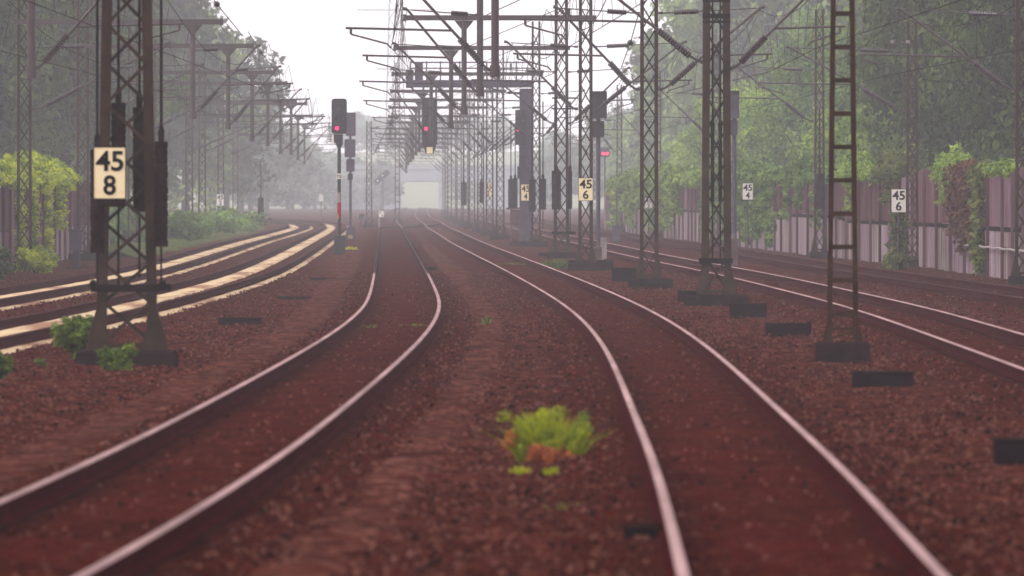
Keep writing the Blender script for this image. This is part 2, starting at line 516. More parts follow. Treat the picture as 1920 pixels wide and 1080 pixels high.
# ------------------------------------------------------------ stones
def build_gravel():
    n = 125000
    # density follows the ground area between the wall lines
    y = 48 + (330 - 48) * RNG.uniform(0, 1, n) ** 1.35
    x = RNG.uniform(-1, 1, n) * (1.5 + 0.056 * y)
    keep = np.ones(n, bool)
    for fn in (TC, T1, T2, T3, L1, L2):
        tx = np.array([fn(float(v)) for v in np.arange(40, 340, 2.0)])
        dx = np.abs(x - np.interp(y, np.arange(40, 340, 2.0), tx))
        keep &= (dx > 0.95) | (RNG.uniform(0, 1, n) < 0.34)
        keep &= ~((np.abs(dx - .753) < .12))
    x, y = x[keep], y[keep]; n = len(x)
    s = 0.012 + 0.026 * RNG.uniform(0, 1, n) ** 2
    z = np.full(n, GZ + 0.01)
    for fn in (TC, T1, T2, T3, L1, L2):
        tx = np.interp(y, np.arange(40, 340, 2.0), np.array([fn(float(v)) for v in np.arange(40, 340, 2.0)]))
        dx = np.abs(x - tx)
        z = np.where(dx < 1.2, -0.20, np.where(dx < 1.7, -0.20 - (dx - 1.2) * 0.22, z))
    octa = np.array([(1, 0, 0), (0, 1, 0), (-1, 0, 0), (0, -1, 0), (0, 0, 1), (0, 0, -1)], float)
    faces = np.array([(0, 1, 4), (1, 2, 4), (2, 3, 4), (3, 0, 4), (1, 0, 5), (2, 1, 5), (3, 2, 5), (0, 3, 5)])
    V = octa[None] * (s[:, None, None] * RNG.uniform(.6, 1.3, (n, 6, 1)))
    an = RNG.uniform(0, 6.28, n); ca, sa = np.cos(an), np.sin(an)
    Vx = V[..., 0] * ca[:, None] - V[..., 1] * sa[:, None]; Vy = V[..., 0] * sa[:, None] + V[..., 1] * ca[:, None]
    V = np.stack([Vx + x[:, None], Vy + y[:, None], V[..., 2] * .8 + (z + s * .35)[:, None]], -1).reshape(-1, 3)
    Q = (faces[None] + (np.arange(n) * 6)[:, None, None]).reshape(-1, 3)
    mi = np.repeat(RNG.choice([0, 1, 2], n, p=[.66, .12, .22]), 8)
    o = np_mesh('gravel', V, Q, [mat('stone_brown', rgb(124, 56, 44, .28), .9, .3, 8), mat('stone_dark', rgb(50, 18, 16, .28), .9, .3, 8), mat('stone_pink', rgb(170, 110, 96, .31), .9, .25, 8)], midx=mi)
    tag(o, 'loose brown ballast stones lying between the tracks', 'gravel', kind='stuff')


build_gravel()


# ================================================================= masts
def ribbed(mb, p0, p1, r0, r1, ribs, n=10):
    p0, p1 = Vector(p0), Vector(p1)
    pts = []; rs = []
    for i in range(ribs * 2 + 1):
        f = i / (ribs * 2)
        pts.append(p0.lerp(p1, f)); rs.append(r1 if i % 2 else r0)
    mb.tube(pts, rs, n)


def cantilever(root, xp, y, zoff, xt, sgn_post, d, zlow=5.05, flip=False):
    """hinged overhead-line cantilever from a post face at xp to above the track centre xt"""
    zl, zm, zr, zt = zlow + zoff, 7.2 + zoff, 5.95 + zoff, 7.1 + zoff
    s = 1 if xt > xp else -1
    r = 0.034
    n = 8 if d < 450 else 5
    mb = MB()
    a = Vector((xp + s * .12, y, zl)); b = Vector((xt - s * .05, y, zm + .05))
    mb.bar((xp, y, zl), a, .09, .12); mb.bar((xp, y, zt), (xp + s * .12, y, zt), .07, .1)
    k0, k1 = a.lerp(b, .08) + Vector((0, 0, -.04)), a.lerp(b, .42)
    mb.tube([a, k0], r * .9, n); mb.tube([k1 - (k1 - k0) * .28, b], r, n)
    # top tie
    t0 = Vector((xp + s * .12, y, zt)); t1 = b + Vector((-s * .1, 0, -.02))
    i0, i1 = t0.lerp(t1, .12), t0.lerp(t1, .38)
    mb.tube([t0, i0], .02, n); mb.tube([i1, t1], .016, n)
    # messenger clamp
    mb.tube([b, b + Vector((s * .12, 0, .02))], .045, n)
    # registration tube and steady arm
    f = (zr - a.z) / (b.z - a.z)
    g = a.lerp(b, f)
    e = Vector((xt + s * 1.15, y, zr + .06))
    if flip:
        e = Vector((xt + s * .25, y, zr + .05))
    mb.tube([g, e], .026, n)
    hd = e + Vector((-s * .12, 0, -.14))
    mb.tube([e + Vector((-s * .12, 0, 0)), hd], .03, n)
    ct = Vector((xt + (s * .12 if not flip else -s * .6), y, 5.55 + zoff))
    mb.tube([hd, hd.lerp(ct, .9) + Vector((0, 0, .07)), ct], .02, n)
    # thin stay from the tube end to the strut
    mb.tube([b, g.lerp(e, .55)], .008, 4)
    o = mb.build('cantilever', M_TUBE, root)
    ins = MB(); ribbed(ins, k0, k0.lerp(k1, .74), .066, .090, 13 if d < 450 else 4, 10 if d < 450 else 6)
    ins.build('insulator', M_INS, o)
    ins = MB(); ribbed(ins, i0, i1, .055, .078, 10 if d < 450 else 3, 10 if d < 450 else 6)
    ins.build('insulator', M_INS, o)
    return o


def lattice_mast(x, y, label, w0=.60, w1=.46, H=10.6, legw=.12, pitch=.55, style='x', found=(1.0, 0.9), ftop=.02, group=None,
                 m=None, flare=.11, name='lattice_mast', depth=.22, zbase=None, cat='mast'):
    m = m or M_STEEL
    zb = (GZ + .26) if zbase is None else zbase
    root = thing(name, (x, y, GZ), label, cat, group)
    root['_w'] = 1
    zt = H
    def half(z):
        return (w0 + (w1 - w0) * (z - zb) / (zt - zb)) / 2
    # legs: channel section, flange outward, with flared foot
    for s in (-1, 1):
        mb = MB()
        t = .02
        for (ya, yb) in ((-depth / 2, -depth / 2 + t), (depth / 2 - t, depth / 2)):
            v = [(x + s * half(zb), y + ya, zb), (x + s * (half(zb) - legw), y + ya, zb), (x + s * (half(zb) - legw), y + yb, zb), (x + s * half(zb), y + yb, zb),
                 (x + s * half(zt), y + ya, zt), (x + s * (half(zt) - legw), y + ya, zt), (x + s * (half(zt) - legw), y + yb, zt), (x + s * half(zt), y + yb, zt)]
            q = [(0, 3, 2, 1), (4, 5, 6, 7), (0, 1, 5, 4), (1, 2, 6, 5), (2, 3, 7, 6), (3, 0, 4, 7)]
            mb.add(v, q if s < 0 else [f[::-1] for f in q])
        # web plate between the flanges, on the outer side
        mb.bar((x + s * (half(zb) - .012), y, zb), (x + s * (half(zt) - .012), y, zt), .02, depth - 2 * t - .004, up=(0, 1, 0))
        leg = mb.build('leg', m, root)
        if flare > 0:
            g = MB()
            hx = half(zb)
            hh = .62 if style == 'x' else .28
            poly = [(x + s * (hx + flare), zb + .002), (x + s * (hx - .02), zb + .002), (x + s * (half(zb + hh) - .02), zb + hh), (x + s * (half(zb + hh) + .004), zb + hh), (x + s * (hx + flare), zb + .07)]
            if s < 0: poly = poly[::-1]
            g.prism_xz(poly, y - depth / 2 - .012, y + depth / 2 + .012)
            if style == 'x':
                poly = [(x + s * (hx - legw + .01), zb + .002), (x + s * (hx - legw - flare * .7), zb + .002), (x + s * (hx - legw + .01), zb + .42)]
                if s < 0: poly = poly[::-1]
                g.prism_xz(poly, y - depth / 2 - .010, y - depth / 2 + .010)
            g.build('gusset_plate', m, leg)
    lc = MB()
    if style == 'x':
        z = zb + .12; side = 1
        while z + pitch < zt:
            for yy, sd in ((-depth / 2 - .008, side), (depth / 2 + .008, -side)):
                xa = x - sd * (half(z) - legw * .6); xb = x + sd * (half(z + pitch) - legw * .6)
                lc.bar((xa, y + yy, z), (xb, y + yy, z + pitch), .05 if legw > .11 else .04, .012)
            z += pitch; side = -side
        lc.bar((x - half(zb) + .02, y - depth / 2 - .02, zb + .08), (x + half(zb) - .02, y - depth / 2 - .02, zb + .08), .07, .012)
        lc.build('lacing', m, root)
    else:
        z = zb + .42
        while z < zt:
            g = MB(); g.box(x - half(z) + .03, x + half(z) - .03, y - depth / 2 - .012, y + depth / 2 + .012, z - .035, z + .035); g.build('rung', m, root)
            z += pitch
        lc.bar((x - half(zb), y - .05, zb + .03), (x + half(zb), y - .05, zb + .18), .03, .02)
        lc.build('brace', m, root)
        g = MB(); g.box(x - half(zb) + .03, x + half(zb) - .03, y - .05, y + .05, zb + .18, zb + .22); g.build('rung', m, root)
    fb = MB()
    fb.box(x - found[0] / 2, x + found[0] / 2, y - found[1] / 2, y + found[1] / 2, GZ - .3, zb - .001, bev=.03)
    fb.build('foundation', M_CONC, root)
    return root


def beam_with_drop(root, xm, y, xtip, xdrop, d, z=8.05, zb=4.9, far_end=None):
    s = 1 if xtip > xm else -1
    b = MB()
    h = .17
    b.box(min(xm - s * .35, xtip), max(xm - s * .35, xtip), y - .13 - .16, y - .16, z - h / 2, z + h / 2)
    b.box(xtip - .06, xtip + .06, y - .32, y - .10, z - h / 2 - .03, z + h / 2 + .03)
    bm = b.build('beam', M_TUBE, root)
    p = MB()
    p.tube([(xdrop, y - .22, zb), (xdrop, y - .22, z - h / 2 - .004)], .088, 12)
    p.tube([(xdrop, y - .22, zb - .05), (xdrop, y - .22, zb + .22)], .115, 12)
    p.prism_xz([(xdrop - .32, z - h / 2 - .006), (xdrop - .09, z - .38), (xdrop + .09, z - .38), (xdrop + .32, z - h / 2 - .006)][::-1], y - .24, y - .20)
    dp = p.build('drop_post', M_TUBE, root)
    q = MB(); q.tube([(xm, y, z + 1.6), (xtip + (xm - xtip) * .45, y - .22, z + h / 2)], .018, 6)
    q.build('stay_rod', M_TUBE, root)
    return dp


GM = 'lattice masts of the central row'
GMF = 'hazy masts at the far end of the central row'
CENTRAL = [  # y, x, w0, w1, legw, pitch, label
    (240, 4.60, .68, .56, .165, .72, 'broad brown lattice mast with tension weights hanging inside it, fourth closest of all masts'),
    (287, 3.69, .50, .47, .10, .60, 'lattice mast on two stepped concrete blocks, arms reaching to both sides at its top'),
    (352, 2.43, .48, .44, .105, .64, 'lattice mast carrying the yellowed 45 6 sign plate'),
    (424, 1.96, .62, .52, .12, .66, 'lattice mast with bulky dark weights hung on its flank beside the 45 6 mast'),
    (515, 1.16, .46, .42, .10, .62, 'lattice mast with weights just behind the signal gantry column'),
]
MASTS_MID = []
for (y, x, w0, w1, lw, pt, lab) in CENTRAL:
    r = lattice_mast(x, y, lab, w0, w1, 10.6, lw, pt, found=(1.45 if y < 260 else 1.15, 1.1), group=GM)
    MASTS_MID.append((r, x, y))
FAR_MID = [600, 655, 712, 790, 860, 935, 1015, 1100, 1190, 1290]
for y in FAR_MID:
    r = lattice_mast(T1(y) + 2.7, y, 'hazy lattice mast standing in the far end of the central row', .5, .44, 10.4, .095, .55, found=(1.1, 1.0), group=GMF)
    MASTS_MID.append((r, T1(y) + 2.7, y))
DROPX = {240: -.38, 287: -.86, 352: -1.58, 424: -2.42, 515: -3.9}
for r, x, y in MASTS_MID:
    xd = DROPX.get(y, (T1(y) + TC(y)) / 2 + .05)
    w = .25
    cantilever(r, x - w, y, .15 if y in (240,) else 0, T1(y) + (.25 if int(y) % 2 else -.2), -1, y)
    if y < 900:
        cantilever(r, x + w, y, 0, T2(y) + .1, 1, y, zlow=5.05, flip=True)
    dp = beam_with_drop(r, x, y, TC(y) - .05 + (.25 if y == 352 else 0), xd, y)
    cantilever(r, xd, y - .22, -.05, TC(y) + (.1 if int(y) % 2 else -.15), -1, y)

# bracket bands on the broad mast
r0 = MASTS_MID[0][0]
b = MB()
for zc, hh in ((px_z(30, 240), .10), (px_z(41, 240), .045), (px_z(2, 240), .05)):
    b.box(4.6 - .31, 4.6 + .31, 240 - .15, 240 - .118, zc - hh / 2, zc + hh / 2); b.box(4.6 - .31, 4.6 + .31, 240 + .118, 240 + .15, zc - hh / 2, zc + hh / 2)
b.build('bracket_band', M_STEEL_D, r0)
b = MB(); b.box(4.6 - .40, 4.6 + .36, 240 - .17, 240 - .135, px_z(494, 240), px_z(484, 240)); b.build('guide_bar', M_STEEL_D, r0)

# left-hand row beyond the two curving tracks
LEFT = [(231, 60), (354, 362), (411, 428), (500, 473), (548, 502), (654, 526), (671, 546), (773, 559), (864, 571)]
for i, (y, px) in enumerate(LEFT):
    xd = px_x(px, y) + .0
    if i < 3:
        lab = ['lattice mast by the ivy fence holding the closest, lowest hanging drop post',
               'lattice mast in front of the ivy fence, long beam passing behind the 45 8 mast',
               'lattice mast behind the 45 8 mast, its beam holding the third drop post'][i]
        gp = 'masts along the ivy fence'
    else:
        lab = 'hazy mast with beam and drop post over the two curving tracks'; gp = 'hazy masts along the curving tracks'
    xm = xd - 5.6
    r = lattice_mast(xm, y, lab, .5, .44, 10.2, .09, .55, found=(1.1, 1.0), group=gp)
    beam_with_drop(r, xm, y, xd + (.95 if i else 1.2), xd, y, z=7.95, zb=4.78)
    cantilever(r, xd, y - .22, -.1, L1(y) - .35, 1, y)
    cantilever(r, xm + .26, y, 0, L2(y), 1, y, flip=True)

# row of masts along the stained wall
RIGHT = [(296, 14.18, 'slim mast at the picture edge with long arm, in front of the stained wall'),
         (371, 13.92, 'pale lattice mast standing beside the white 45 6 sign post at the wall'),
         (425, 12.25, 'lattice mast with a dark weight box in front of the pale wall panels'),
         (530, 10.15, 'hazy lattice mast half hidden behind creepers along the wall'),
         (633, 8.65, 'small pale ladder mast standing before the hazy end of the wall'),
         (715, 7.2, 'hazy mast near the far end of the wall'), (800, 6.2, 'hazy mast beyond the end of the wall, beside the outermost track')]
for i, (y, x, lab) in enumerate(RIGHT):
    r = lattice_mast(x, y, lab, .44, .36, 8.2 if i == 1 else 9.6, .085, .55, style='x' if i != 4 else 'ladder', found=(.8, .8), group='masts along the stained wall')
    cantilever(r, x - .24, y, .1, T3(y) + .1, -1, y)
    if i == 1:
        b = MB(); z = px_z(83, y)
        b.box(px_x(1668, y), x - .2, y - .14, y - .10, z - .03, z + .03); b.build('bracket_arm', M_TUBE, r)
        for q in (1673, 1702):
            u = MB(); ribbed(u, (px_x(q, y), y - .12, z + .03), (px_x(q, y), y - .12, z + .14), .05, .09, 3, 8); u.build('insulator', M_PALECONC, r)

# -------------------- tall mast with 45 8 sign
YA = 157
XA = px_x(238, YA)
rA = lattice_mast(XA, YA, 'tall dark lattice mast carrying the yellowed 45 8 sign and four tension weights', .90, .60, 9.0, .145, .585,
                  found=(1.46, 1.3), zbase=px_z(657, YA), flare=.15, depth=.30, group='tension masts')
b = MB()
b.box(px_x(172, YA), px_x(300, YA), YA - .36, YA - .30, px_z(547, YA), px_z(533, YA))
b.box(px_x(265, YA), px_x(320, YA), YA + .10, YA + .18, px_z(545, YA), px_z(533, YA))
b.build('guide_bar', M_STEEL_D, rA)
b = MB()
for xx in (175, 306):
    b.tube([(px_x(xx, YA), YA - .34, px_z(533, YA)), (px_x(xx, YA), YA - .1, px_z(530, YA))], .05, 8)
b.build('guide_ring', M_STEEL_D, rA)

GW = 'tension weights hung on the overhead line masts'


def weight(x, y, ztop, zbot, r, label, rod_top, rod_bot, thin=.02, n=14):
    root = thing('tension_weight', (x, y, zbot), label, 'tension weight', GW)
    mb = MB()
    discs = max(5, int((ztop - zbot) / .11)); h = (ztop - zbot) / discs
    for k in range(discs):
        z = zbot + k * h
        rr = r * random.uniform(.95, 1.03)
        mb.tube([(x, y, z + .004), (x, y, z + .014), (x, y, z + h - .016), (x, y, z + h - .004)], [rr * .9, rr, rr, rr * .9], n)
    mb.tube([(x, y, zbot + .02), (x, y, ztop - .02)], r * .88, n)
    mb.build('weight_stack', M_WGT, root)
    mb = MB(); mb.tube([(x, y, ztop - .01), (x, y, rod_top)], thin, 8); mb.tube([(x, y, ztop - .005), (x, y, ztop + .14), (x, y, ztop + .24)], [thin * 2.2, thin * 2.4, thin * 1.1], 8)
    mb.build('rod', M_STEEL_D, root)
    if rod_bot is not None:
        mb = MB(); mb.tube([(x, y, rod_bot), (x, y, zbot)], thin * .8, 8); mb.build('guide_rod', M_STEEL_D, root)
    return root


def z157(p): return px_z(p, YA)


weight(px_x(184, YA), YA - .34, z157(280), z157(475), .105, 'dark ribbed weight half hidden behind the yellowed 45 8 sign', 9.2, z157(545))
weight(px_x(303, YA), YA - .2, z157(265), z157(463), .10, 'long dark ribbed weight hanging free outside the mast with the 45 8 sign', 9.2, z157(540))
weight(px_x(222, YA), YA + .03, z157(192), z157(388), .11, 'dark weight inside the 45 8 mast, directly above and behind its sign', 9.2, z157(545))
weight(px_x(260, YA), YA + .32, z157(200), z157(398), .10, 'dark weight behind the inner leg of the mast with the 45 8 sign', 9.2, z157(520))
# inside the broad mast
for s, nm in ((-1, 'nearer the S-curved tracks'), (1, 'nearer the wall side')):
    weight(4.6 + s * .088, 240 + .02 * s, px_z(243, 240), px_z(378, 240), .042, 'slim weight column inside the broad brown mast, ' + nm, 9.0, px_z(490, 240))
# on the 424 m mast
weight(px_x(1043, 424), 424 - .3, px_z(320, 424), px_z(393, 424), .19, 'thick dark weight on the flank of the mast next to the 45 6 sign mast', px_z(190, 424), px_z(438, 424), .03)
weight(px_x(1069, 424), 424 - .25, px_z(320, 424), px_z(392, 424), .08, 'narrow dark weight tucked between two adjoining masts near the 45 6 sign', px_z(190, 424), px_z(438, 424), .025)
r3 = MASTS_MID[3][0]
b = MB()
for zz in (px_z(184, 424), px_z(204, 424)):
    b = MB(); b.box(px_x(1035, 424), px_x(1084, 424), 424 - .34, 424 - .26, zz - .03, zz + .03); b.build('guide_bar', M_STEEL_D, r3)
b = MB(); b.box(px_x(1034, 424), px_x(1079, 424), 424 - .34, 424 - .26, px_z(439, 424), px_z(434, 424))
b.build('guide_bar', M_STEEL_D, r3)
weight(px_x(998, 515), 515 - .3, px_z(336, 515), px_z(397, 515), .17, 'hazy dark weight beside the gantry column, just past the 45 4 sign', px_z(190, 515), px_z(430, 515), .03)
weight(px_x(1018, 515), 515 - .3, px_z(335, 515), px_z(393, 515), .16, 'hazy dark weight on the outer flank of the mast behind the gantry', px_z(190, 515), px_z(430, 515), .03)
weight(px_x(958, 600), 600 - .3, px_z(336, 600), px_z(391, 600), .16, 'hazy dark weight on the track side of the gantry column', px_z(230, 600), None, .03)
weight(px_x(966, 600), 600 - .6, px_z(334, 600), px_z(390, 600), .14, 'hazy weight squeezed between the gantry column and its twin weight', px_z(230, 600), None, .03)
weight(px_x(903, 690), 690 - .3, px_z(341, 690), px_z(381, 690), .14, 'faint weight next to the 45 2 sign in the central row', px_z(230, 690), None, .03)
weight(px_x(870, 800), 800 - .3, px_z(342, 800), px_z(385, 800), .22, 'faintest weight far along the central mast row', px_z(260, 800), None, .03)
weight(px_x(489, 760), 760, px_z(371, 760), px_z(402, 760), .22, 'grey weight box on the hazy mast beside the curving tracks', px_z(300, 760), None, .03)
b = weight(px_x(1536, 424), 424 - .35, px_z(325, 424), px_z(392, 424), .21, 'dark weight box on the mast before the pale wall panels', px_z(200, 424), None, .03)

# -------------------- ladder mast
YB = 159
XB = px_x(1580, YB)
rB = lattice_mast(XB, YB, 'rusty ladder-style mast with plain rungs on a single concrete block', .47, .285, 8.2, .075, .497, style='ladder', found=(.80, .85),
                  zbase=px_z(641, YB), m=M_RUST, flare=.05, depth=.14, group='tension masts')


# ================================================================= signs
def text_mesh(txt, size, x, y, z, m, parent, name='numerals', sx=1.0, bold=0.008, fit=None):
    cu = bpy.data.curves.new('tmp', 'FONT')
    cu.body = txt; cu.size = size; cu.align_x = 'CENTER'; cu.align_y = 'CENTER'; cu.extrude = 0.003; cu.offset = bold
    cu.resolution_u = 4
    ob = bpy.data.objects.new('tmp', cu); COL.objects.link(ob)
    dg = bpy.context.evaluated_depsgraph_get()
    me = bpy.data.meshes.new_from_object(ob.evaluated_get(dg))
    bpy.data.objects.remove(ob); bpy.data.curves.remove(cu)
    me.name = name; me.materials.clear(); me.materials.append(m)
    xs = [v.co.x for v in me.vertices]; zs = [v.co.y for v in me.vertices]
    cx, cz = (min(xs) + max(xs)) / 2, (min(zs) + max(zs)) / 2
    me.transform(Matrix.Translation((-cx, -cz, 0)))
    if fit:
        me.transform(Matrix.Diagonal((fit[0] / (max(xs) - min(xs)), fit[1] / (max(zs) - min(zs)), 1, 1)))
    else:
        me.transform(Matrix.Diagonal((sx, 1, 1, 1)))
    me.transform(Matrix.Rotation(math.pi / 2, 4, 'X'))
    me.transform(Matrix.Translation(Vector((x, y, z)) - world_of(parent)))
    o = bpy.data.objects.new(name, me); COL.objects.link(o); o.parent = parent
    return o


def km_sign(x, y, z, w, h, low, label, m, post=None, post_z=None):
    root = thing('distance_sign', (x, y, z - h / 2 if post is None else GZ), label, 'sign', 'distance signs')
    b = MB(); b.box(x - w / 2, x + w / 2, y - .012, y + .012, z - h / 2, z + h / 2, bev=.01); b.build('plate', m, root)
    b = MB(); t = .012
    for a in ((x - w / 2 - t, x - w / 2 - .001, z - h / 2 - t, z + h / 2 + t), (x + w / 2 + .001, x + w / 2 + t, z - h / 2 - t, z + h / 2 + t),
              (x - w / 2, x + w / 2, z + h / 2 + .001, z + h / 2 + t), (x - w / 2, x + w / 2, z - h / 2 - t, z - h / 2 - .001)):
        b.box(a[0], a[1], y - .02, y + .02, a[2], a[3])
    b.build('rim', M_WGT, root)
    if low is not None:
        text_mesh('45', h * .50, x, y - .018, z + h * .235, M_BLACK, root, fit=(w * .88, h * .40))
        text_mesh(low, h * .50, x, y - .018, z - h * .235, M_BLACK, root, fit=(w * .40, h * .39))
    if post:
        b = MB(); b.tube([(x, y + .06, post), (x, y + .06, z + h * .3)], .035, 8); b.build('post', M_GREY, root)
    return root


km_sign(px_x(208, YA), YA - .50, z157(324.5), .462, .755, '8', 'large yellowed 45 8 sign on the tall dark mast', M_CREAM)
b = MB(); b.box(px_x(190, YA), px_x(236, YA), YA - .485, YA - .42, z157(388), z157(374.5)); b.build('sign_bracket', M_WGT, rA)
km_sign(px_x(1098, 352), 351.7, px_z(355, 352), .47, .74, '6', 'yellowed 45 6 sign fixed to a central lattice mast', M_CREAM)
km_sign(px_x(985.5, 545), 544.1, px_z(361, 545), .46, .82, '4', 'cream 45 4 sign on the gantry column', M_CREAM)
km_sign(px_x(916, 690), 689.4, px_z(356, 690), .42, .84, '2', 'faint cream 45 2 sign in the central mast row', M_CREAM)
km_sign(px_x(1685, 356), 356, px_z(376.5, 356), .48, .77, '6', 'white 45 6 sign on an ivy wrapped post before the wall', M_WHITE, post=GZ)
km_sign(px_x(1402, 458), 458, px_z(359, 458), .44, .70, '4', 'white 45 4 sign standing by the overgrown wall', M_WHITE, post=GZ)
km_sign(px_x(1216, 640), 640, px_z(381, 640), .42, .60, '2', 'faint white sign seen through the lattice of a central mast', M_WHITE, post=GZ)
km_sign(px_x(413, 740), 740, px_z(375, 740), .48, .80, '2', 'faint white 45 2 sign beside the curving tracks', M_WHITE, post=GZ)
km_sign(px_x(602, 1000), 1000, px_z(371, 1000), .42, .68, None, 'tiny pale sign lost in haze beyond the curving tracks', M_WHITE, post=GZ)


# ================================================================= signals
def rounded(x, z0, z1, w, r):
    pts = []
    for cx, cz, a0 in ((x + w / 2 - r, z0 + r, -90), (x + w / 2 - r, z1 - r, 0), (x - w / 2 + r, z1 - r, 90), (x - w / 2 + r, z0 + r, 180)):
        for k in range(5):
            a = math.radians(a0 + 22.5 * k)
            pts.append((cx + r * math.cos(a), cz + r * math.sin(a)))
    return pts


def lamp(root, x, y, z, r, m):
    mb = MB(); mb.disc_y(x, y - .03, z, r, .03, 16); mb.build('lamp', m, root)
    h = MB()
    n = 10; vs = []
    for yy in (y - .22, y - .002):
        for k in range(n + 1):
            a = math.pi * k / n
            vs.append((x + r * 1.25 * math.cos(a), yy, z + r * 1.25 * math.sin(a)))
        for k in range(n + 1):
            a = math.pi * k / n
            vs.append((x + r * 1.12 * math.cos(a), yy, z + r * 1.12 * math.sin(a)))
    N1 = n + 1
    fs = []
    for k in range(n):
        fs.append((k, k + 1, k + 1 + 2 * N1, k + 2 * N1)); fs.append((k + N1, k + N1 + 2 * N1, k + 1 + N1 + 2 * N1, k + 1 + N1))
        fs.append((k, k + N1, k + 1 + N1, k + 1))
    h.add(vs, fs); h.build('hood', M_SIGNAL, root)


# S1: main signal with red light
y = 446
def X(p): return px_x(p, y)
def Z(p): return px_z(p, y)
s1 = thing('pole_signal', (X(636), y, GZ), 'pole signal with rounded black head, one red light and red white pole bands', 'railway signal', 'railway signals')
b = MB(); b.prism_xz(rounded(X(636), Z(251), Z(185), .64, .12), y - .12, y + .05); b.build('signal_head', M_SIGNAL, s1)
lamp(s1, X(632), y - .12, Z(240.5), .08, M_LAMP)
for (a, c) in ((629, 222), (643, 222), (636, 204)):
    q = MB(); q.disc_y(X(a), y - .145, Z(c), .09, .02, 16); q.build('lens', M_LENS, s1)
b = MB(); b.box(X(626), X(643), y - .10, y + .06, Z(268), Z(251.5), bev=.02); b.add([], []); b.build('lower_box', M_SIGNAL, s1)
b = MB(); b.box(X(622.5), X(625.5), y - .1, y - .04, Z(268), Z(253)); b.build('side_plate', M_WHITE, s1)
b = MB(); b.tube([(X(636), y, GZ), (X(636), y, Z(268))], .075, 14)
b.tube([(X(636), y, Z(276)), (X(636), y, Z(268.3))], [.08, .16], 14); b.build('pole', M_SIGNAL, s1)
b = MB(); b.tube([(X(636), y, Z(380)), (X(636), y, Z(361))], .083, 14); b.build('white_band', M_PALECONC, s1)
b = MB(); b.tube([(X(636), y, Z(409)), (X(636), y, Z(380.3))], .084, 14); b.build('red_band', M_REDP, s1)
b = MB(); b.box(X(630.5), X(641.5), y - .11, y - .085, Z(335.5), Z(325.5)); pl = b.build('number_plate', M_WHITE, s1)
text_mesh('712', .17, X(636), y - .114, Z(330.5), M_BLACK, s1, sx=.8)
b = MB(); b.box(X(626.5), X(647), y - .18, y + .2, Z(476), Z(441), bev=.02); b.box(X(628), X(630), y - .15, y + .15, GZ, Z(476)); b.box(X(643), X(645), y - .15, y + .15, GZ, Z(476))
b.build('base_cabinet', M_SIGNAL, s1)
b = MB(); b.box(X(632), X(634.5), y - .12, y - .088, Z(412), Z(402)); b.build('phone_box', M_YEL, s1)

# S2: second pole signal just behind
y = 595
s2 = thing('pole_signal', (X(657), y, GZ), 'grey pole signal with three stacked heads standing just behind the red light pole', 'railway signal', 'railway signals')
for (x0, x1, a, c) in ((648, 667, 255, 211), (646, 666.5, 295, 261), (649, 665, 322, 298)):
    b = MB(); b.prism_xz(rounded((X(x0) + X(x1)) / 2, Z(c), Z(a), X(x1) - X(x0), .08) if False else rounded((X(x0) + X(x1)) / 2, Z(a), Z(c), X(x1) - X(x0), .08), y - .1, y + .08); b.build('signal_head', M_GREY, s2)
b = MB(); b.tube([(X(657), y + .11, GZ), (X(657), y + .11, Z(250))], .07, 12); b.build('pole', M_GREY, s2)
b = MB(); b.box(X(652), X(661.5), y - .1, y + .03, Z(337), Z(326)); b.build('lower_box', M_SIGNAL, s2)
b = MB(); b.box(X(649), X(665), y - .2, y + .3, GZ - .05, Z(426), bev=.02); b.build('base_cabinet', M_GREY, s2)
b = MB(); b.box(X(653), X(661), y - .215, y - .203, Z(447), Z(441)); b.build('warning_label', M_YEL, s2)

# gantry and its two signals
y = 545
g = thing('signal_gantry', (X(985), y, GZ), 'steel signal gantry reaching from a boxed column over the two middle tracks', 'signal gantry')
b = MB(); b.box(X(974), X(998), y - .3, y + .3, GZ - .1, Z(166), bev=.03); b.build('column', M_GREY, g)
b = MB(); b.box(X(762), X(1000), y - .35, y + .35, Z(164), Z(150), bev=.02); b.build('beam', M_GREY, g)
for zt in (Z(117), Z(128), Z(139)):
    b = MB(); b.box(X(770), X(998), y - .36, y - .33, zt - .03, zt + .03); b.box(X(770), X(998), y + .33, y + .36, zt - .03, zt + .03); b.build('railing', M_GREY, g)
for px in (770, 800, 826, 862, 898, 934, 968, 998):
    b = MB(); b.box(X(px) - .035, X(px) + .035, y - .329, y - .28, Z(150) + .001, Z(115)); b.build('railing_post', M_GREY, g)
b = MB(); b.box(X(761), X(775), y - .38, y + .38, Z(165), Z(131), bev=.02); b.box(X(778), X(793), y - .30, y + .3, Z(149.9), Z(118), bev=.02); b.build('equipment_box', M_GREY, g)

h = thing('hanging_signal', (X(805), y - .4, Z(290)), 'long black signal panel with tapered foot and red light hanging under the gantry', 'railway signal', 'railway signals')
b = MB()
b.prism_xz([(X(792), Z(268)), (X(798.5), Z(289)), (X(813), Z(289)), (X(820), Z(268)), (X(820), Z(188)), (X(817), Z(183)), (X(795), Z(183)), (X(792), Z(188))], y - .52, y - .38); b.build('signal_head', M_SIGNAL, h)
b = MB()
for px in (794, 818):
    b = MB(); b.box(X(px) - .05, X(px) + .05, y - .50, y - .42, Z(183.2), Z(155)); b.build('hanger', M_GREY, h)
lamp(h, X(799), y - .52, Z(241.5), .085, M_LAMP)
for (a, c) in ((799, 220), (812, 220), (806, 204), (812, 241)):
    q = MB(); q.disc_y(X(a), y - .545, Z(c), .10, .02, 16); q.build('lens', M_LENS, h)
b = MB(); b.box(X(800), X(811.5), y - .54, y - .525, Z(288), Z(276)); b.build('number_plate', M_CREAM, h)

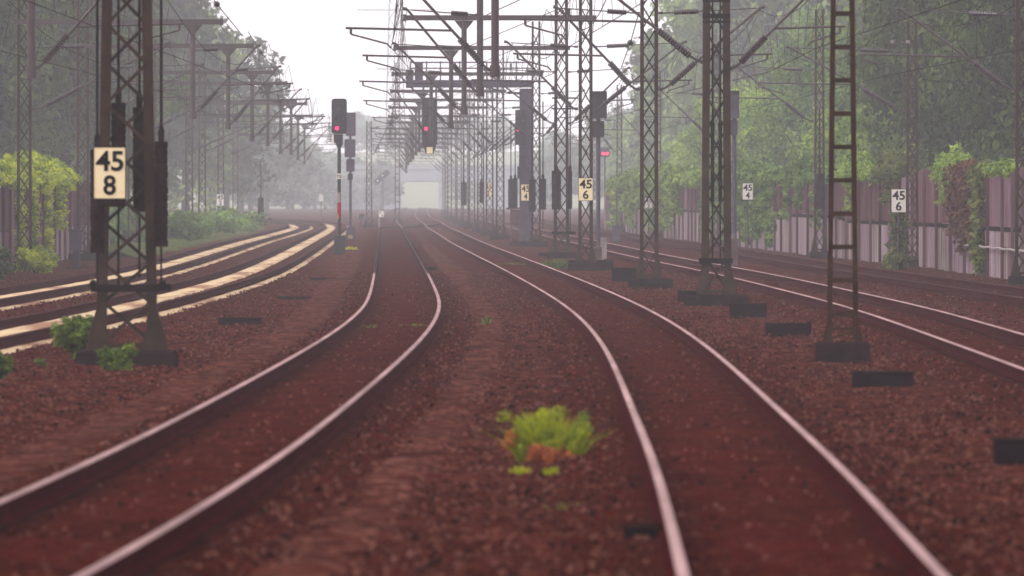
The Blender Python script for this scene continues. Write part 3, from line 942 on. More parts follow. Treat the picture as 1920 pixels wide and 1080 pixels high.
c = thing('column_signal', (X(970), y - .5, Z(410)), 'tall dark signal with red light fixed to the gantry column', 'railway signal', 'railway signals')
b = MB(); b.prism_xz(rounded(X(976), Z(272), Z(206), X(986) - X(966), .06), y - .55, y - .42); b.build('signal_head', M_SIGNAL, c)
b = MB(); b.box(X(973), X(984), y - .50, y - .32, Z(312), Z(292)); b.box(X(970), X(979), y - .5, y - .32, Z(335), Z(312.2)); b.build('lower_box', M_SIGNAL, c)
b = MB(); b.box(X(973), X(976), y - .41, y - .32, Z(330), Z(215)); b.build('mounting_rail', M_GREY, c)
lamp(c, X(972), y - .55, Z(243), .085, M_LAMP)
for (a, c2) in ((972, 225), (981, 225), (977, 213)):
    q = MB(); q.disc_y(X(a), y - .57, Z(c2), .09, .02, 16); q.build('lens', M_LENS, c)

# cabinet on legs by the gantry
y = 540
cb = thing('relay_cabinet', (X(967), y, GZ), 'weathered relay cabinet on legs with sloping lid beside the gantry column', 'cabinet')
b = MB(); b.box(X(966) - .25, X(966) + .25, y - .2, y + .2, Z(421), Z(393), bev=.02); b.build('body', M_CABINET, cb)
b = MB(); b.prism_xz([(X(963) - .38, Z(393) + .002), (X(990), Z(391.5)), (X(990), Z(389)), (X(963) - .38, Z(389.5))], y - .3, y + .3); b.build('lid', M_CABINET, cb)
for sx in (-.2, .2):
    for sy in (-.15, .15):
        b = MB(); b.box(X(966) + sx - .03, X(966) + sx + .03, y + sy - .03, y + sy + .03, GZ, Z(421)); b.build('leg', M_CABINET, cb)

# two signals beside the lattice masts, seen from the back
for (y, px, lab, rows, basetop) in ((398, 1122, 'dark two-part signal head on a slim pole beside the 45 6 sign mast', ((1110, 1138, 171, 222), (1111, 1133, 227, 257)), 462),
                                    (375, 1377, 'violet two-part signal head showing behind the broad brown mast', ((1366, 1386, 170, 222), (1366, 1383, 225, 254)), 447)):
    s = thing('pole_signal', (X(px), y, GZ), lab, 'railway signal', 'railway signals')
    for (x0, x1, a, c) in rows:
        b = MB(); b.prism_xz(rounded((X(x0) + X(x1)) / 2, Z(c), Z(a), X(x1) - X(x0), .05), y - .12, y + .06); b.box(X(x0), X(x1), y - .30, y - .12 - .001, Z(a) - .03, Z(a) - .001); b.build('signal_head', M_SIGNAL if px < 1200 else M_GREY, s)
    b = MB(); b.tube([(X(px), y + .1, GZ), (X(px), y + .1, Z(180))], .075, 12); b.build('pole', M_GREY, s)
    b = MB(); b.box(X(px) - .13, X(px) + .13, y - .18, y + .22, GZ, Z(basetop), bev=.03)
    b.tube([(X(px), y - .05, Z(basetop)), (X(px), y - .05, Z(basetop - 8))], [.07, .04], 8); b.build('base_cabinet', M_CABINET, s)
y = 405
wc = thing('pale_cabinet', (X(1129), y, GZ), 'pale trackside cabinet behind the foot of a signal pole', 'cabinet')
b = MB(); b.box(X(1119), X(1138), y + .05, y + .4, GZ, Z(447), bev=.02); b.build('body', M_PALECONC, wc)
b = MB(); b.box(X(1118), X(1139), y + .03, y + .43, Z(447) + .001, Z(445.5)); b.build('lid', M_PALECONC, wc)
y = 560
dc = thing('dark_cabinet', (X(1156), y, GZ), 'dark square cabinet standing between the two outer tracks', 'cabinet')
b = MB(); b.box(X(1148), X(1164), y, y + .4, GZ + .05, Z(425), bev=.02); b.build('body', M_GREY, dc)
b = MB(); b.box(X(1147), X(1165), y - .03, y + .43, Z(425) + .001, Z(423.5)); b.box(X(1149), X(1163), y + .05, y + .35, GZ - .05, GZ + .049); b.build('lid', M_GREY, dc)

# distant lights
y = 900
s = thing('distant_signal', (X(1134), y, GZ), 'distant signal showing a pair of red lights in front of hazy trees', 'railway signal', 'railway signals')
b = MB(); b.prism_xz(rounded(X(1134), Z(294), Z(276), .80, .08), y - .1, y + .1); b.build('signal_head', M_GREY, s)
b = MB(); b.tube([(X(1134), y + .15, GZ), (X(1134), y + .15, Z(280))], .07, 8); b.build('pole', M_GREY, s)
for p in (1131, 1138): lamp(s, X(p), y - .1, Z(288), .12, M_LAMP)
y = 1350
s = thing('distant_signal', (X(716), y, GZ), 'hazy slanted signal with two small white lights', 'railway signal', 'railway signals')
b = MB(); rr = rounded(0, -1.2, 1.2, .75, .28); an = math.radians(-48)
b.prism_xz([(X(715.5) + px * math.cos(an) - pz * math.sin(an), Z(332.5) + px * math.sin(an) + pz * math.cos(an)) for px, pz in rr], y - .08, y + .08); b.build('signal_head', M_GREY, s)
b = MB(); b.tube([(X(718), y + .15, GZ), (X(718), y + .15, Z(326))], .08, 8); b.build('pole', M_GREY, s)
for (a, c) in ((708, 339), (717.5, 329)): lamp(s, X(a), y - .08, Z(c), .07, M_LAMPW)
y = 845
s = thing('dwarf_signal', (X(715), y, GZ), 'small white dwarf signal near the ground before the bridge', 'railway signal', 'railway signals')
b = MB(); b.prism_xz(rounded(X(715), Z(407), Z(396), .40, .08), y - .1, y + .1); b.build('signal_head', M_WHITE, s)
b = MB(); b.tube([(X(715), y, GZ), (X(715), y, Z(406.5))], .06, 8); b.build('pole', M_GREY, s)
for (a, c) in ((713, 398.5), (717, 404)):
    q = MB(); q.disc_y(X(a), y - .13, Z(c), .06, .03, 12); q.build('lens', M_BLACK, s)
y = 780
s = thing('striped_board', (X(676), y, GZ), 'small board with slanted dark stripes beside the curving track', 'warning board')
b = MB(); b.box(X(670), X(684), y - .02, y + .02, Z(412), Z(400)); b.build('plate', M_PALECONC, s)
b = MB()
for k in range(5):
    xa = X(671.3 + k * 2.4)
    b.prism_xz([(xa - .04, Z(411.5)), (xa + .05, Z(411.5)), (min(xa + .22, X(683.7)), Z(400.5)), (min(xa + .13, X(683.6)), Z(400.5))], y - .028, y - .022)
b.build('stripe', M_GREY, s)
b = MB(); b.tube([(X(677), y + .05, GZ), (X(677), y + .05, Z(402))], .04, 8); b.build('post', M_GREY, s)

# slim mast far between the tracks, and lattice mast beside the haze of the far trees
lattice_mast(px_x(745, 950), 950, 'slim pale ladder mast standing before the bridge opening', .46, .42, 14.0, .08, .62, style='ladder', found=(.9, .9), group='hazy masts near the bridge')
rr = lattice_mast(px_x(692, 820), 820, 'pale lattice mast with arm, behind the grey pole signal', .5, .42, 7.9, .08, .6, found=(.9, .9), group='hazy masts near the bridge')
cantilever(rr, px_x(692, 820) + .25, 820, .3, TC(820), 1, 820)

# tall high-voltage pylon fading in the sky
y = 2350
p = thing('pylon', (X(742), y, GZ), 'very faint tall lattice pylon rising into the white sky', 'pylon')
b = MB()
for sx in (-1, 1):
    for sy in (-1, 1):
        b.bar((X(742) + sx * 2.6, y + sy * 2.6, GZ), (X(740) + sx * .7, y + sy * .7, 62), .2, .2)
b.build('leg', M_STEEL, p)
b = MB(); z = 1.0; k = 1
while z < 58:
    w = 2.6 - 1.9 * z / 62; w2 = 2.6 - 1.9 * (z + 4) / 62
    for sy in (-1, 1):
        b.bar((X(742) - k * w, y + sy * w, z), (X(742) + k * w2, y + sy * w2, z + 4), .12, .12)
        b.bar((X(742) + k * w, y + sy * w, z), (X(742) - k * w2, y + sy * w2, z + 4), .12, .12)
    z += 4; k = -k
b.build('lacing', M_STEEL, p)
b = MB()
for zz, hw in ((30, 4.2), (43, 8.5), (54, 6.5)):
    b.box(X(741) - hw, X(741) + hw, y - .1, y + .1, zz - .1, zz + .1)
b.build('cross_arm', M_STEEL, p)


# ================================================================= overhead wires
def overhead(fn, ys, label, dmax=1250, dz=0.0, dstag=.28):
    root = thing('overhead_line', (fn(ys[0]), ys[0], 5.5), label, 'overhead wire', 'overhead lines')
    P = []; C = []
    for i in range(len(ys) - 1):
        a, b2 = ys[i], ys[i + 1]
        sa = dstag * (1 if i % 2 else -1); sb = -sa
        nseg = 8
        for k in range(nseg + (1 if i == len(ys) - 2 else 0)):
            f = k / nseg; y = a + (b2 - a) * f
            xm = fn(a) * (1 - f) + fn(b2) * f
            C.append((xm + sa * (1 - f) + sb * f, y, 5.52))
            P.append((xm, y, 7.2 - .75 * 4 * f * (1 - f) * ((b2 - a) / 70)))
    mb = MB(); mb.tube(P, .008, 5); mb.build('messenger_wire', M_WIRE, root)
    mb = MB(); mb.tube(C, .009, 5); mb.build('contact_wire', M_WIRE, root)
    for i in range(1, len(P)):
        if P[i][1] < 700 and i % 8:
            q = MB(); q.tube([C[i], P[i]], .005, 4, caps=False); q.build('dropper', M_WIRE, root)


mid_ys = [120, 180, 240, 287, 352, 424, 515, 600, 655, 712, 790, 860, 935, 1015, 1100, 1190, 1290]
overhead(TC, [120, 180] + [v - .22 for v in mid_ys[2:]], 'overhead wires above the middle track with the banded pole signal')
overhead(T1, mid_ys, 'overhead wires above the track beside the central lattice masts')
overhead(T2, mid_ys[:-5], 'overhead wires above the track just behind the central lattice masts')
overhead(T3, [140, 220, 296, 371, 425, 530, 633, 715, 800], 'overhead wires above the track closest to the stained wall')
overhead(L1, [110, 170] + [v - .22 for v, _ in LEFT], 'overhead wires held by the drop posts over the curving tracks')
overhead(L2, [110, 170] + [v for v, _ in LEFT], 'overhead wires above the curving track closest to the ivy fence')


# feeder cable along the central row
def feeder(fn, ys, z, label):
    root = thing('feeder_cable', (fn(ys[0]), ys[0], z), label, 'overhead wire', 'overhead lines')
    P = []
    for i in range(len(ys) - 1):
        for k in range(8):
            f = k / 8
            y = ys[i] + (ys[i + 1] - ys[i]) * f
            P.append((fn(ys[i]) * (1 - f) + fn(ys[i + 1]) * f, y, z - .9 * 4 * f * (1 - f)))
    mb = MB(); mb.tube(P, .018, 5); mb.build('wire', M_WIRE, root)
    for yy in ys[1:-1]:
        u = MB(); ribbed(u, (fn(yy), yy, z + .02), (fn(yy), yy, z + .42), .05, .09, 4, 8); u.build('insulator', M_INS, root)


feeder(lambda v: T1(v) + 3.3, mid_ys[2:-2], 9.2, 'feeder cable strung along the tops of the central masts')


def ball(x, y, z, r, lab):
    root = thing('insulator_ball', (x, y, z), lab, 'insulator', 'ball insulators in the wires')
    mb = MB(); n = 8
    pts = [(x, y - r * math.cos(math.pi * k / n), z) for k in range(n + 1)]
    mb.tube(pts, [max(.01, r * math.sin(math.pi * k / n)) for k in range(n + 1)], 14); mb.build('body', M_INS, root, smooth=True)
    mb = MB(); mb.tube([(x, y - 20, z + .5), (x, y - r, z)], .014, 5); mb.tube([(x, y + r, z), (x, y + 25, z - .4)], .014, 5); mb.build('wire', M_WIRE, root)


for (px, py, d, lab) in ((1182, 80, 300, 'single dark ball insulator against the white sky beside the slim double-block mast'),
                         (407, 8, 300, 'dark ball insulator high up by the end of the upper beam'),
                         (489, 98, 420, 'dark ball insulator above the second beam end over the curving tracks'),
                         (488, 165, 480, 'dark ball insulator hanging between the hazy beams over the curving tracks')):
    ball(px_x(px, d), d, px_z(py, d), .085, lab)


# ================================================================= foundations and trough blocks
def block(px0, px1, py0, py1, label, m=None, dep=.7, tilt=0.0, lid=True):
    d = 50000.0 / (py1 - 366) if py1 < 900 else 50000.0 / (py1 - 366)
    x0, x1 = px_x(px0, d), px_x(px1, d)
    z1 = px_z(py0, d)
    root = thing('concrete_block', ((x0 + x1) / 2, d, GZ), label, 'concrete block', 'low concrete blocks in the ballast')
    b = MB(); b.box(x0, x1, d, d + dep, GZ - .2, z1 - .03, bev=.015); b.build('body', m or M_CONC2, root)
    b = MB(); b.box(x0 - .015, x1 + .015, d - .015, d + dep + .015, z1 - .029, z1, bev=.008); b.build('lid', M_CONC, root)


block(1600, 1713, 697, 728, 'long dark concrete block lying just below the rusty ladder mast')
block(1437, 1521, 606, 629, 'dark concrete block between the rusty ladder mast and the broad brown mast')
block(1369, 1438, 569, 595, 'dark concrete block touching the foot of the broad brown mast')
block(1868, 1960, 823, 876, 'dark concrete block cut by the picture edge, closest of its row')
block(1147, 1197, 502, 529, 'tall dark concrete block beside the mast with two stepped blocks')
block(1066, 1150, 488, 508, 'wide flat concrete block under the mast with the 45 6 sign', M_CONC)
block(1205, 1262, 524, 541, 'stepped concrete slab under the mast with two blocks', M_CONC)
block(1272, 1310, 545, 565, 'dark concrete block poking out behind the broad mast foundation')
block(409, 489, 596, 609, 'thin dark slab lying in ballast closest to the 45 8 mast')
block(520, 583, 556, 563, 'thin dark slab in ballast, second past the 45 8 mast')
block(580, 630, 521, 526, 'thinnest slab in ballast near the banded pole signal')
block(1010, 1045, 474, 482, 'hazy concrete block at the foot of the weight carrying mast', M_CONC)
block(955, 1025, 452, 462, 'hazy concrete block below the gantry column', M_CONC)

# point motor box beside the near rail, small junction box beside the S-curve
def box_on_rail(px, py1, w, h, label, dep=.5):
    d = 50000.0 / (py1 - 366)
    x = px_x(px, d)
    root = thing('rail_box', (x, d, GZ), label, 'trackside box')
    b = MB(); b.box(x - w / 2, x + w / 2, d, d + dep, GZ - .05, GZ + h, bev=.02); b.build('body', M_CONC2, root)
    b = MB(); b.box(x - w / 2 - .02, x + w / 2 + .02, d - .02, d + dep + .02, GZ + h + .001, GZ + h + .03, bev=.008); b.build('lid', M_WGT, root)
    b = MB(); b.tube([(x - w * .9, d + dep * .4, GZ + .04), (x - w / 2, d + dep * .4, GZ + .05)], .02, 8); b.build('cable', M_BLACK, root)


box_on_rail(1203, 1034, .24, .15, 'low dark box beside the closest rail, below the green tuft')
box_on_rail(810, 512, .26, .16, 'small dark box at the outside of the S-curve bend', .4)


# ================================================================= walls
WALL = Curve([(180, 15.4), (240, 15.15), (298, 14.75), (365, 14.3), (403, 13.45), (431, 12.8), (480, 11.75), (560, 10.2), (617, 9.3), (700, 8.0), (780, 6.9)])
WPURPLE = [mat('wall_sheet_%s' % n, rgb(*c), .8, second=rgb(*c2), scale=1.2, stretch=(1, 1.3, .12), lo=.35, hi=.7, coord='Object') for n, c, c2 in
           (('plum', (146, 108, 116), (98, 66, 74)), ('brown', (128, 90, 94), (84, 52, 58)), ('mauve', (166, 134, 146), (116, 86, 98)))]
WPALE = [mat('wall_plinth_%s' % n, rgb(*c), .85, second=rgb(*c2), scale=1.4, stretch=(1, 1.6, .10), lo=.38, hi=.66) for n, c, c2 in
         (('pale', (206, 190, 194), (142, 114, 126)), ('grey', (184, 164, 170), (122, 94, 104)), ('stained', (196, 178, 178), (106, 74, 80)))]

wall = thing('panel_wall', (WALL(300), 300, GZ), 'long weathered panel wall, plum sheets above pale stained plinth, half overgrown', 'wall')


def corrugated(fn, y0, y1, z0, z1, side, amp, pitch):
    """trapezoid sheet running along fn; side = -1 faces towards -x"""
    mb = MB(); n = max(2, int(round((y1 - y0) / pitch)))
    pts = []
    for k in range(n):
        ya = y0 + (y1 - y0) * k / n; st = (y1 - y0) / n
        pts += [(ya, 0), (ya + st * .40, 0), (ya + st * .5, amp), (ya + st * .9, amp)]
    pts.append((y1, 0))
    vs = []; th = .05
    for (yy, o) in pts:
        x = fn(yy) + side * o
        vs += [(x, yy, z0), (x, yy, z1), (x - side * th, yy, z1), (x - side * th, yy, z0)]
    fs = []
    for i in range(len(pts) - 1):
        a, b2 = i * 4, i * 4 + 4
        q = [(a, b2, b2 + 1, a + 1), (a + 1, b2 + 1, b2 + 2, a + 2), (a + 2, b2 + 2, b2 + 3, a + 3)]
        fs += q if side > 0 else [f[::-1] for f in q]
    fs += [(0, 1, 2, 3), tuple(reversed([len(vs) - 4 + j for j in range(4)]))]
    return mb.add(vs, fs)


y = 236.0
k = 0
while y < 776:
    ln = random.choice([6.0, 7.5, 9.0])
    ht = 2.95 + random.choice([-.12, 0, 0, .1]) - max(0, (y - 480)) * .0012
    zj = 1.20 + random.choice([-.06, 0, .05]) + (0 if y < 420 else .15)
    o = corrugated(WALL, y + .06, y + ln - .06, zj + .03, ht, -1, .06, 1.4).build('upper_panel', random.choice(WPURPLE), wall)
    o = corrugated(lambda v: WALL(v) - .03, y + .06, y + ln - .06, GZ - .2, zj, -1, .035, 1.0).build('plinth_panel', random.choice(WPALE), wall)
    b = MB(); xx = WALL(y); b.box(xx - .16, xx + .08, y - .055, y + .055, GZ - .2, ht + .05); b.build('post', random.choice(WPURPLE), wall)
    y += ln; k += 1
mb = MB(); vs = []
yy = np.arange(236, 776, 6.0)
for v in yy:
    xx = WALL(float(v)) - .075
    vs += [(xx, v, 1.12 + (0 if v < 420 else .15)), (xx, v, 1.25 + (0 if v < 420 else .15)), (xx + .03, v, 1.25 + (0 if v < 420 else .15)), (xx + .03, v, 1.12 + (0 if v < 420 else .15))]
fs = []
for q in range(len(yy) - 1):
    a, c2 = q * 4, q * 4 + 4
    fs += [(a, a + 1, c2 + 1, c2), (a + 1, a + 2, c2 + 2, c2 + 1), (a + 2, a + 3, c2 + 3, c2 + 2), (a + 3, a, c2, c2 + 3)]
mb.add(vs, fs); mb.build('seam_strip', M_STEEL_D, wall)
# pale pipe along the wall
pp = thing('wall_pipe', (WALL(310) - .3, 310, .3), 'thin pale pipe fixed along the wall near the picture edge', 'pipe')
mb = MB(); P = [(WALL(v) - .24, v, .62 + .02 * math.sin(v)) for v in np.linspace(298, 338, 14)]; mb.tube(P, .035, 8); mb.build('tube', M_PALECONC, pp)
for v in (302, 314, 326, 336):
    b = MB(); b.box(WALL(v) - .22, WALL(v) - .06, v - .02, v + .02, .58, .66); b.build('bracket', M_STEEL_D, pp)

LW = Curve([(200, -17.2), (300, -16.95), (355, -17.05), (440, -17.5), (480, -17.9), (520, -18.4)])
lw = thing('timber_fence', (LW(360), 360, GZ), 'old brown plank fence draped with bright ivy on its top', 'fence')
y = 262.0
while y < 470:
    ln = 5.5
    ht = 2.72 + random.uniform(-.06, .06)
    corrugated(LW, y + .05, y + ln - .05, 1.0, ht, 1, .04, .9).build('upper_panel', random.choice(WPURPLE), lw)
    corrugated(lambda v: LW(v) + .02, y + .05, y + ln - .05, GZ - .2, .97, 1, .03, .9).build('plinth_panel', random.choice([WPALE[1], WPURPLE[0], WPURPLE[2]]) if y < 385 else WPALE[0], lw)
    b = MB(); xx = LW(y); b.box(xx - .08, xx + .14, y - .045, y + .045, GZ - .2, ht + .04); b.build('post', random.choice(WPURPLE), lw)
    y += ln
# bin-like box by the fence
y = 362
bx = thing('trackside_box', (X(143), y, GZ), 'dark flared box on a stand in front of the ivy fence', 'trackside box')
b = MB(); b.box(X(133), X(153), y - .2, y + .2, Z(470), Z(434), top=1.18); b.build('body', M_GREY, bx)
b = MB(); b.box(X(128.5), X(157.5), y - .26, y + .26, Z(434) + .001, Z(430), bev=.01); b.build('lid', M_SIGNAL, bx)
b = MB(); b.box(X(136), X(150), y - .12, y + .12, GZ, Z(470) - .001); b.build('stand', M_SIGNAL, bx)
b = MB(); b.box(X(124), X(162), y - .4, y + .5, GZ - .1, Z(500), bev=.02); b.build('base', M_CONC2, bx)


# ================================================================= vegetation
def trunk_mesh(h, r, limbs, spread, seed):
    rnd = random.Random(seed)
    mb = MB()
    mb.tube([(0, 0, -.4), (rnd.uniform(-.1, .1), 0, h * .3), (rnd.uniform(-.3, .3), rnd.uniform(-.2, .2), h * .65), (rnd.uniform(-.3, .3), 0, h * .95)], [r * 1.3, r, r * .65, r * .2], 9)
    for k in range(limbs):
        a = rnd.uniform(0, 6.28); z0 = h * rnd.uniform(.25, .7); ln = spread * rnd.uniform(.5, .95)
        mb.tube([(0, 0, z0), (math.cos(a) * ln * .5, math.sin(a) * ln * .5, z0 + h * .10), (math.cos(a) * ln, math.sin(a) * ln, z0 + h * .24)], [r * .5, r * .32, r * .1], 6)
    return mb


def tree_proto(name, h, rx, rz, zc, nclump, per, leaf, m, label, cat='tree', group=None, clump_r=1.0, shell=.45):
    root = thing(name, (0, 0, GZ), label, cat, group)
    tr = trunk_mesh(zc + rz * .5, .24, 9, rx * .9, nclump)
    o = tr.build('trunk', M_BARK); o.parent = root
    cs = ellipsoid_clumps(nclump, rx, rx, rz, zc, shell)
    rad = [clump_r * random.uniform(.65, 1.35) for _ in cs]
    v, q, t = clump_leaves(cs, rad, per, leaf)
    np_mesh('crown', v, q, m, tone=t, parent=root)
    return root


def place(proto, used, x, y, s, label, group, rz=None, z=GZ, sz=1.0):
    o = proto if not used[0] else copy_tree(proto)
    used[0] = True
    o.location = (x, y, z); o.rotation_euler = (0, 0, random.uniform(0, 6.28) if rz is None else rz)
    o.scale = (s, s, s * sz)
    tag(o, label, 'tree' if 'tree' in o.name else o.get('category'), group)
    return o


G_R = 'trees rising behind the stained wall'
G_L = 'trees behind the ivy fence and curving tracks'
G_F = 'far trees around the bridge'
near_dark = (tree_proto('broadleaf_tree', 14, 4.2, 6.0, 7.2, 150, 120, .21, LF_DARK, 'x', clump_r=1.05), [False])
near_mid = (tree_proto('broadleaf_tree', 13, 4.0, 5.4, 6.6, 150, 110, .21, LF_MID, 'x', clump_r=1.0), [False])
near_light = (tree_proto('broadleaf_tree', 9, 3.0, 3.6, 4.4, 100, 110, .19, LF_LIGHT, 'x', clump_r=.8), [False])
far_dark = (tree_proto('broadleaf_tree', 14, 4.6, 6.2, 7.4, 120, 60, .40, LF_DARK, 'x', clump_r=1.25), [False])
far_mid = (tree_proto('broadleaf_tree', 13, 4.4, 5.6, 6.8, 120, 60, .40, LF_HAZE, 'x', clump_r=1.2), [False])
far_pale = (tree_proto('broadleaf_tree', 14, 4.6, 6.2, 7.4, 120, 60, .40, LF_HAZE_PALE, 'x', clump_r=1.25), [False])
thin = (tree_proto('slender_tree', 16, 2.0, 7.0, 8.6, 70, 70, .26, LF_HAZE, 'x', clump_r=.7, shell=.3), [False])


def trees(specs, label, group, z=GZ):
    for (pr, px, d, s, sz) in specs:
        place(pr[0], pr[1], px_x(px, d), d, s, label, group, sz=sz, z=z)


# right side, front to back
trees([(near_dark, 1925, 400, 1.0, 1.15)], 'dark leafy tree towering above the wall at the picture edge', G_R)
trees([(near_dark, 1805, 440, 1.0, 1.2)], 'dark green tree above the red creeper on the wall', G_R)
trees([(near_light, 1652, 480, .8, 1.1)], 'bright yellow-green small tree leaning over the wall beside the 45 6 sign', G_R)
trees([(near_mid, 1735, 500, 1.0, 1.2)], 'green tree behind the mast beside the 45 6 sign post', G_R)
trees([(near_light, 1592, 530, .85, 1.1)], 'light green bushy tree seen through the rusty ladder mast', G_R)
trees([(near_dark, 1860, 500, 1.15, 1.4), (near_dark, 1975, 470, 1.1, 1.4), (near_mid, 1790, 540, 1.15, 1.4)], 'tall dark tree in the second row above the wall', G_R)
trees([(near_light, 1455, 640, 1.05, 1.15), (near_mid, 1530, 620, .9, 1.15), (near_light, 1375, 720, 1.1, 1.1), (near_light, 1310, 780, 1.0, .9)], 'hazy light green tree leaning over the middle of the wall', G_R)
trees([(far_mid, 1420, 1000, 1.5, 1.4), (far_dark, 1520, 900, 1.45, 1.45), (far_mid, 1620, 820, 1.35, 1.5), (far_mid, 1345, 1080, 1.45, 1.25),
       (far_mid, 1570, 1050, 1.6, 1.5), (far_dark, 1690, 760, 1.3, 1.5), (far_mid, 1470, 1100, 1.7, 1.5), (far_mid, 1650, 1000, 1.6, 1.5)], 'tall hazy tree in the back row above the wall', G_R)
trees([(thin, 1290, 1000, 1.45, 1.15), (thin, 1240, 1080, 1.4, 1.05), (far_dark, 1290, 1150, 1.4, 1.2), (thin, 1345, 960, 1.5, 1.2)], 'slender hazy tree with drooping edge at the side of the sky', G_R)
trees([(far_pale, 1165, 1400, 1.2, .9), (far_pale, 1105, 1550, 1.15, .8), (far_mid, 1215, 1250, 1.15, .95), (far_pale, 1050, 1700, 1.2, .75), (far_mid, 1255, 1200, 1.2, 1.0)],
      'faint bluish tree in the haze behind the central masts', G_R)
# left side
trees([(near_dark, 30, 520, 1.05, 1.25), (near_dark, -70, 500, 1.1, 1.25)], 'dark tree right above the bright ivy on the fence', G_L)
trees([(near_dark, 120, 580, 1.1, 1.35), (near_mid, 205, 640, 1.05, 1.3), (near_dark, 50, 620, 1.2, 1.45), (far_dark, 165, 760, 1.35, 1.5)], 'shadowy tall tree behind the mast with the 45 8 sign', G_L)
trees([(far_dark, 285, 880, 1.35, 1.3), (far_mid, 348, 980, 1.4, 1.14), (far_dark, 235, 950, 1.45, 1.4), (far_dark, 398, 1120, 1.4, 1.12), (far_mid, 325, 1100, 1.5, 1.35)],
      'hazy tree standing beyond the drop posts over the curving tracks', G_L)
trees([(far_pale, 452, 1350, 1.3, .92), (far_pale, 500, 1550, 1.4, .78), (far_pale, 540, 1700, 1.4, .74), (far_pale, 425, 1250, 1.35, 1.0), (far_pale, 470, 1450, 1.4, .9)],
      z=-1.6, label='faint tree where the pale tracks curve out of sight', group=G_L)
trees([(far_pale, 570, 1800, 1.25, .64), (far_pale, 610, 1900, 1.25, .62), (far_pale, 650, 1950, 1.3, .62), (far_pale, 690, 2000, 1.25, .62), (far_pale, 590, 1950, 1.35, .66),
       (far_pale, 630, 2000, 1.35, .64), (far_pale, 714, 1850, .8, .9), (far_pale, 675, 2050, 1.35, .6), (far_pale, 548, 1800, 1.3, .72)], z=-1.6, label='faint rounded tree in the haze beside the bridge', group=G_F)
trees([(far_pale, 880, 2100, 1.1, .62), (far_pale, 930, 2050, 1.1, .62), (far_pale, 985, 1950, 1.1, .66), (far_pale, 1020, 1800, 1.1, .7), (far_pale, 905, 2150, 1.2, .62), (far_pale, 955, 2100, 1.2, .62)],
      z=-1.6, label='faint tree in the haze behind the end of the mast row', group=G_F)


# bushes: leaf clumps on short stems
def bush(name, x, y, rx, ry, rz, n, per, leaf, m, label, cat, group=None, z=GZ, clump=.3, stem=True, tonebias=0.0):
    root = thing(name, (x, y, z), label, cat, group)
    cs = []
    for _ in range(n):
        d = RNG.normal(size=3); d /= np.linalg.norm(d)
        r = RNG.uniform(.25, 1.0) ** .7
        wob = 1 + .38 * math.sin(d[0] * 4.1 + 1.3 * d[2] + x) * math.cos(d[2] * 3.7 - d[1] * 2 + y)
        cs.append((d[0] * rx * r * wob, d[1] * ry * r * wob, rz * .5 + d[2] * rz * .52 * r * wob))
    v, q, t = clump_leaves(cs, [clump * random.uniform(.7, 1.3) for _ in cs], per, leaf)
    v[:, 2] = np.maximum(v[:, 2], 0.01)
    np_mesh('foliage', v, q, m, tone=np.clip(t + tonebias, 0, 1), parent=root)
    if stem:
        mb = MB()
        for k in range(5):
            a = k * 1.3
            mb.tube([(0, 0, -.05), (math.cos(a) * rx * .35, math.sin(a) * ry * .35, rz * .5)], [.03 * rz, .012 * rz], 5)
        o = mb.build('stem', M_BARK); o.parent = root
    return root


def at(px, py):
    d = 50000.0 / (py - 366)
    return px_x(px, d), d


# bush at the foot of the tall mast and small plants near it
x, d = at(150, 676); bush('shrub', x - .02, d + .9, .40, .4, .66, 130, 34, .055, LF_BUSH, 'round green shrub growing against the foot of the tall 45 8 mast', 'shrub', clump=.085)
x, d = at(225, 694); bush('shrub', x, d - .9, .23, .2, .34, 60, 34, .045, LF_BUSH, 'small green plant between the feet of the tall 45 8 mast', 'shrub', clump=.08)
x, d = at(4, 712); bush('shrub', x - .03, d, .16, .2, .36, 26, 60, .045, LF_BUSH, 'small green shrub cut by the picture edge beside the pale strip', 'shrub', clump=.08)
x, d = at(80, 688); bush('weed_tuft', x, d, .08, .1, .14, 10, 40, .03, LF_BUSH, 'tiny green weed between edge shrub and mast foot', 'weed', clump=.04, stem=False)


def blades(name, x, y, w, dp, h, n, m, label, cat='grass tuft', group='grass tufts in the ballast', width=.012, z=GZ, leaves=0, lm=None):
    root = thing(name, (x, y, z), label, cat, group)
    P = np.stack([RNG.normal(0, w / 2.6, n), RNG.normal(0, dp / 2.6, n), np.zeros(n)], 1)
    P = np.clip(P, [-w * .6, -dp * .6, 0], [w * .6, dp * .6, 0])
    hh = h * RNG.uniform(.45, 1.0, n) * (1 - .35 * (P[:, 0] / (w * .6)) ** 2)
    lean = RNG.normal(0, .35, (n, 2)) * hh[:, None] + P[:, :2] * .35
    an = RNG.uniform(0, 3.14, n); wd = np.stack([np.cos(an), np.sin(an), np.zeros(n)], 1) * width * RNG.uniform(.6, 1.3, n)[:, None]
    mid = P + np.stack([lean[:, 0] * .35, lean[:, 1] * .35, hh * .6], 1)
    tip = P + np.stack([lean[:, 0], lean[:, 1], hh], 1)
    V = np.stack([P - wd, P + wd, mid + wd * .8, mid - wd * .8, tip + wd * .15, tip - wd * .15], 1).reshape(-1, 3)
    base = (np.arange(n) * 6)[:, None]
    Q = np.concatenate([base + np.array([0, 1, 2, 3]), base + np.array([3, 2, 4, 5])], 0)
    t = RNG.uniform(0, 1, n)
    np_mesh('blades', V, Q, m, tone=np.concatenate([t, t]), parent=root)
    if leaves:
        C = np.stack([RNG.normal(0, w / 2.4, leaves), RNG.normal(0, dp / 2.4, leaves), h * RNG.uniform(.15, .95, leaves)], 1)
        v, q, t = clump_leaves(C, [h * .15] * leaves, 44, h * .055)
        v[:, 2] = np.maximum(v[:, 2], .005)
        np_mesh('leaves', v, q, lm or m, tone=t, parent=root)
    return root


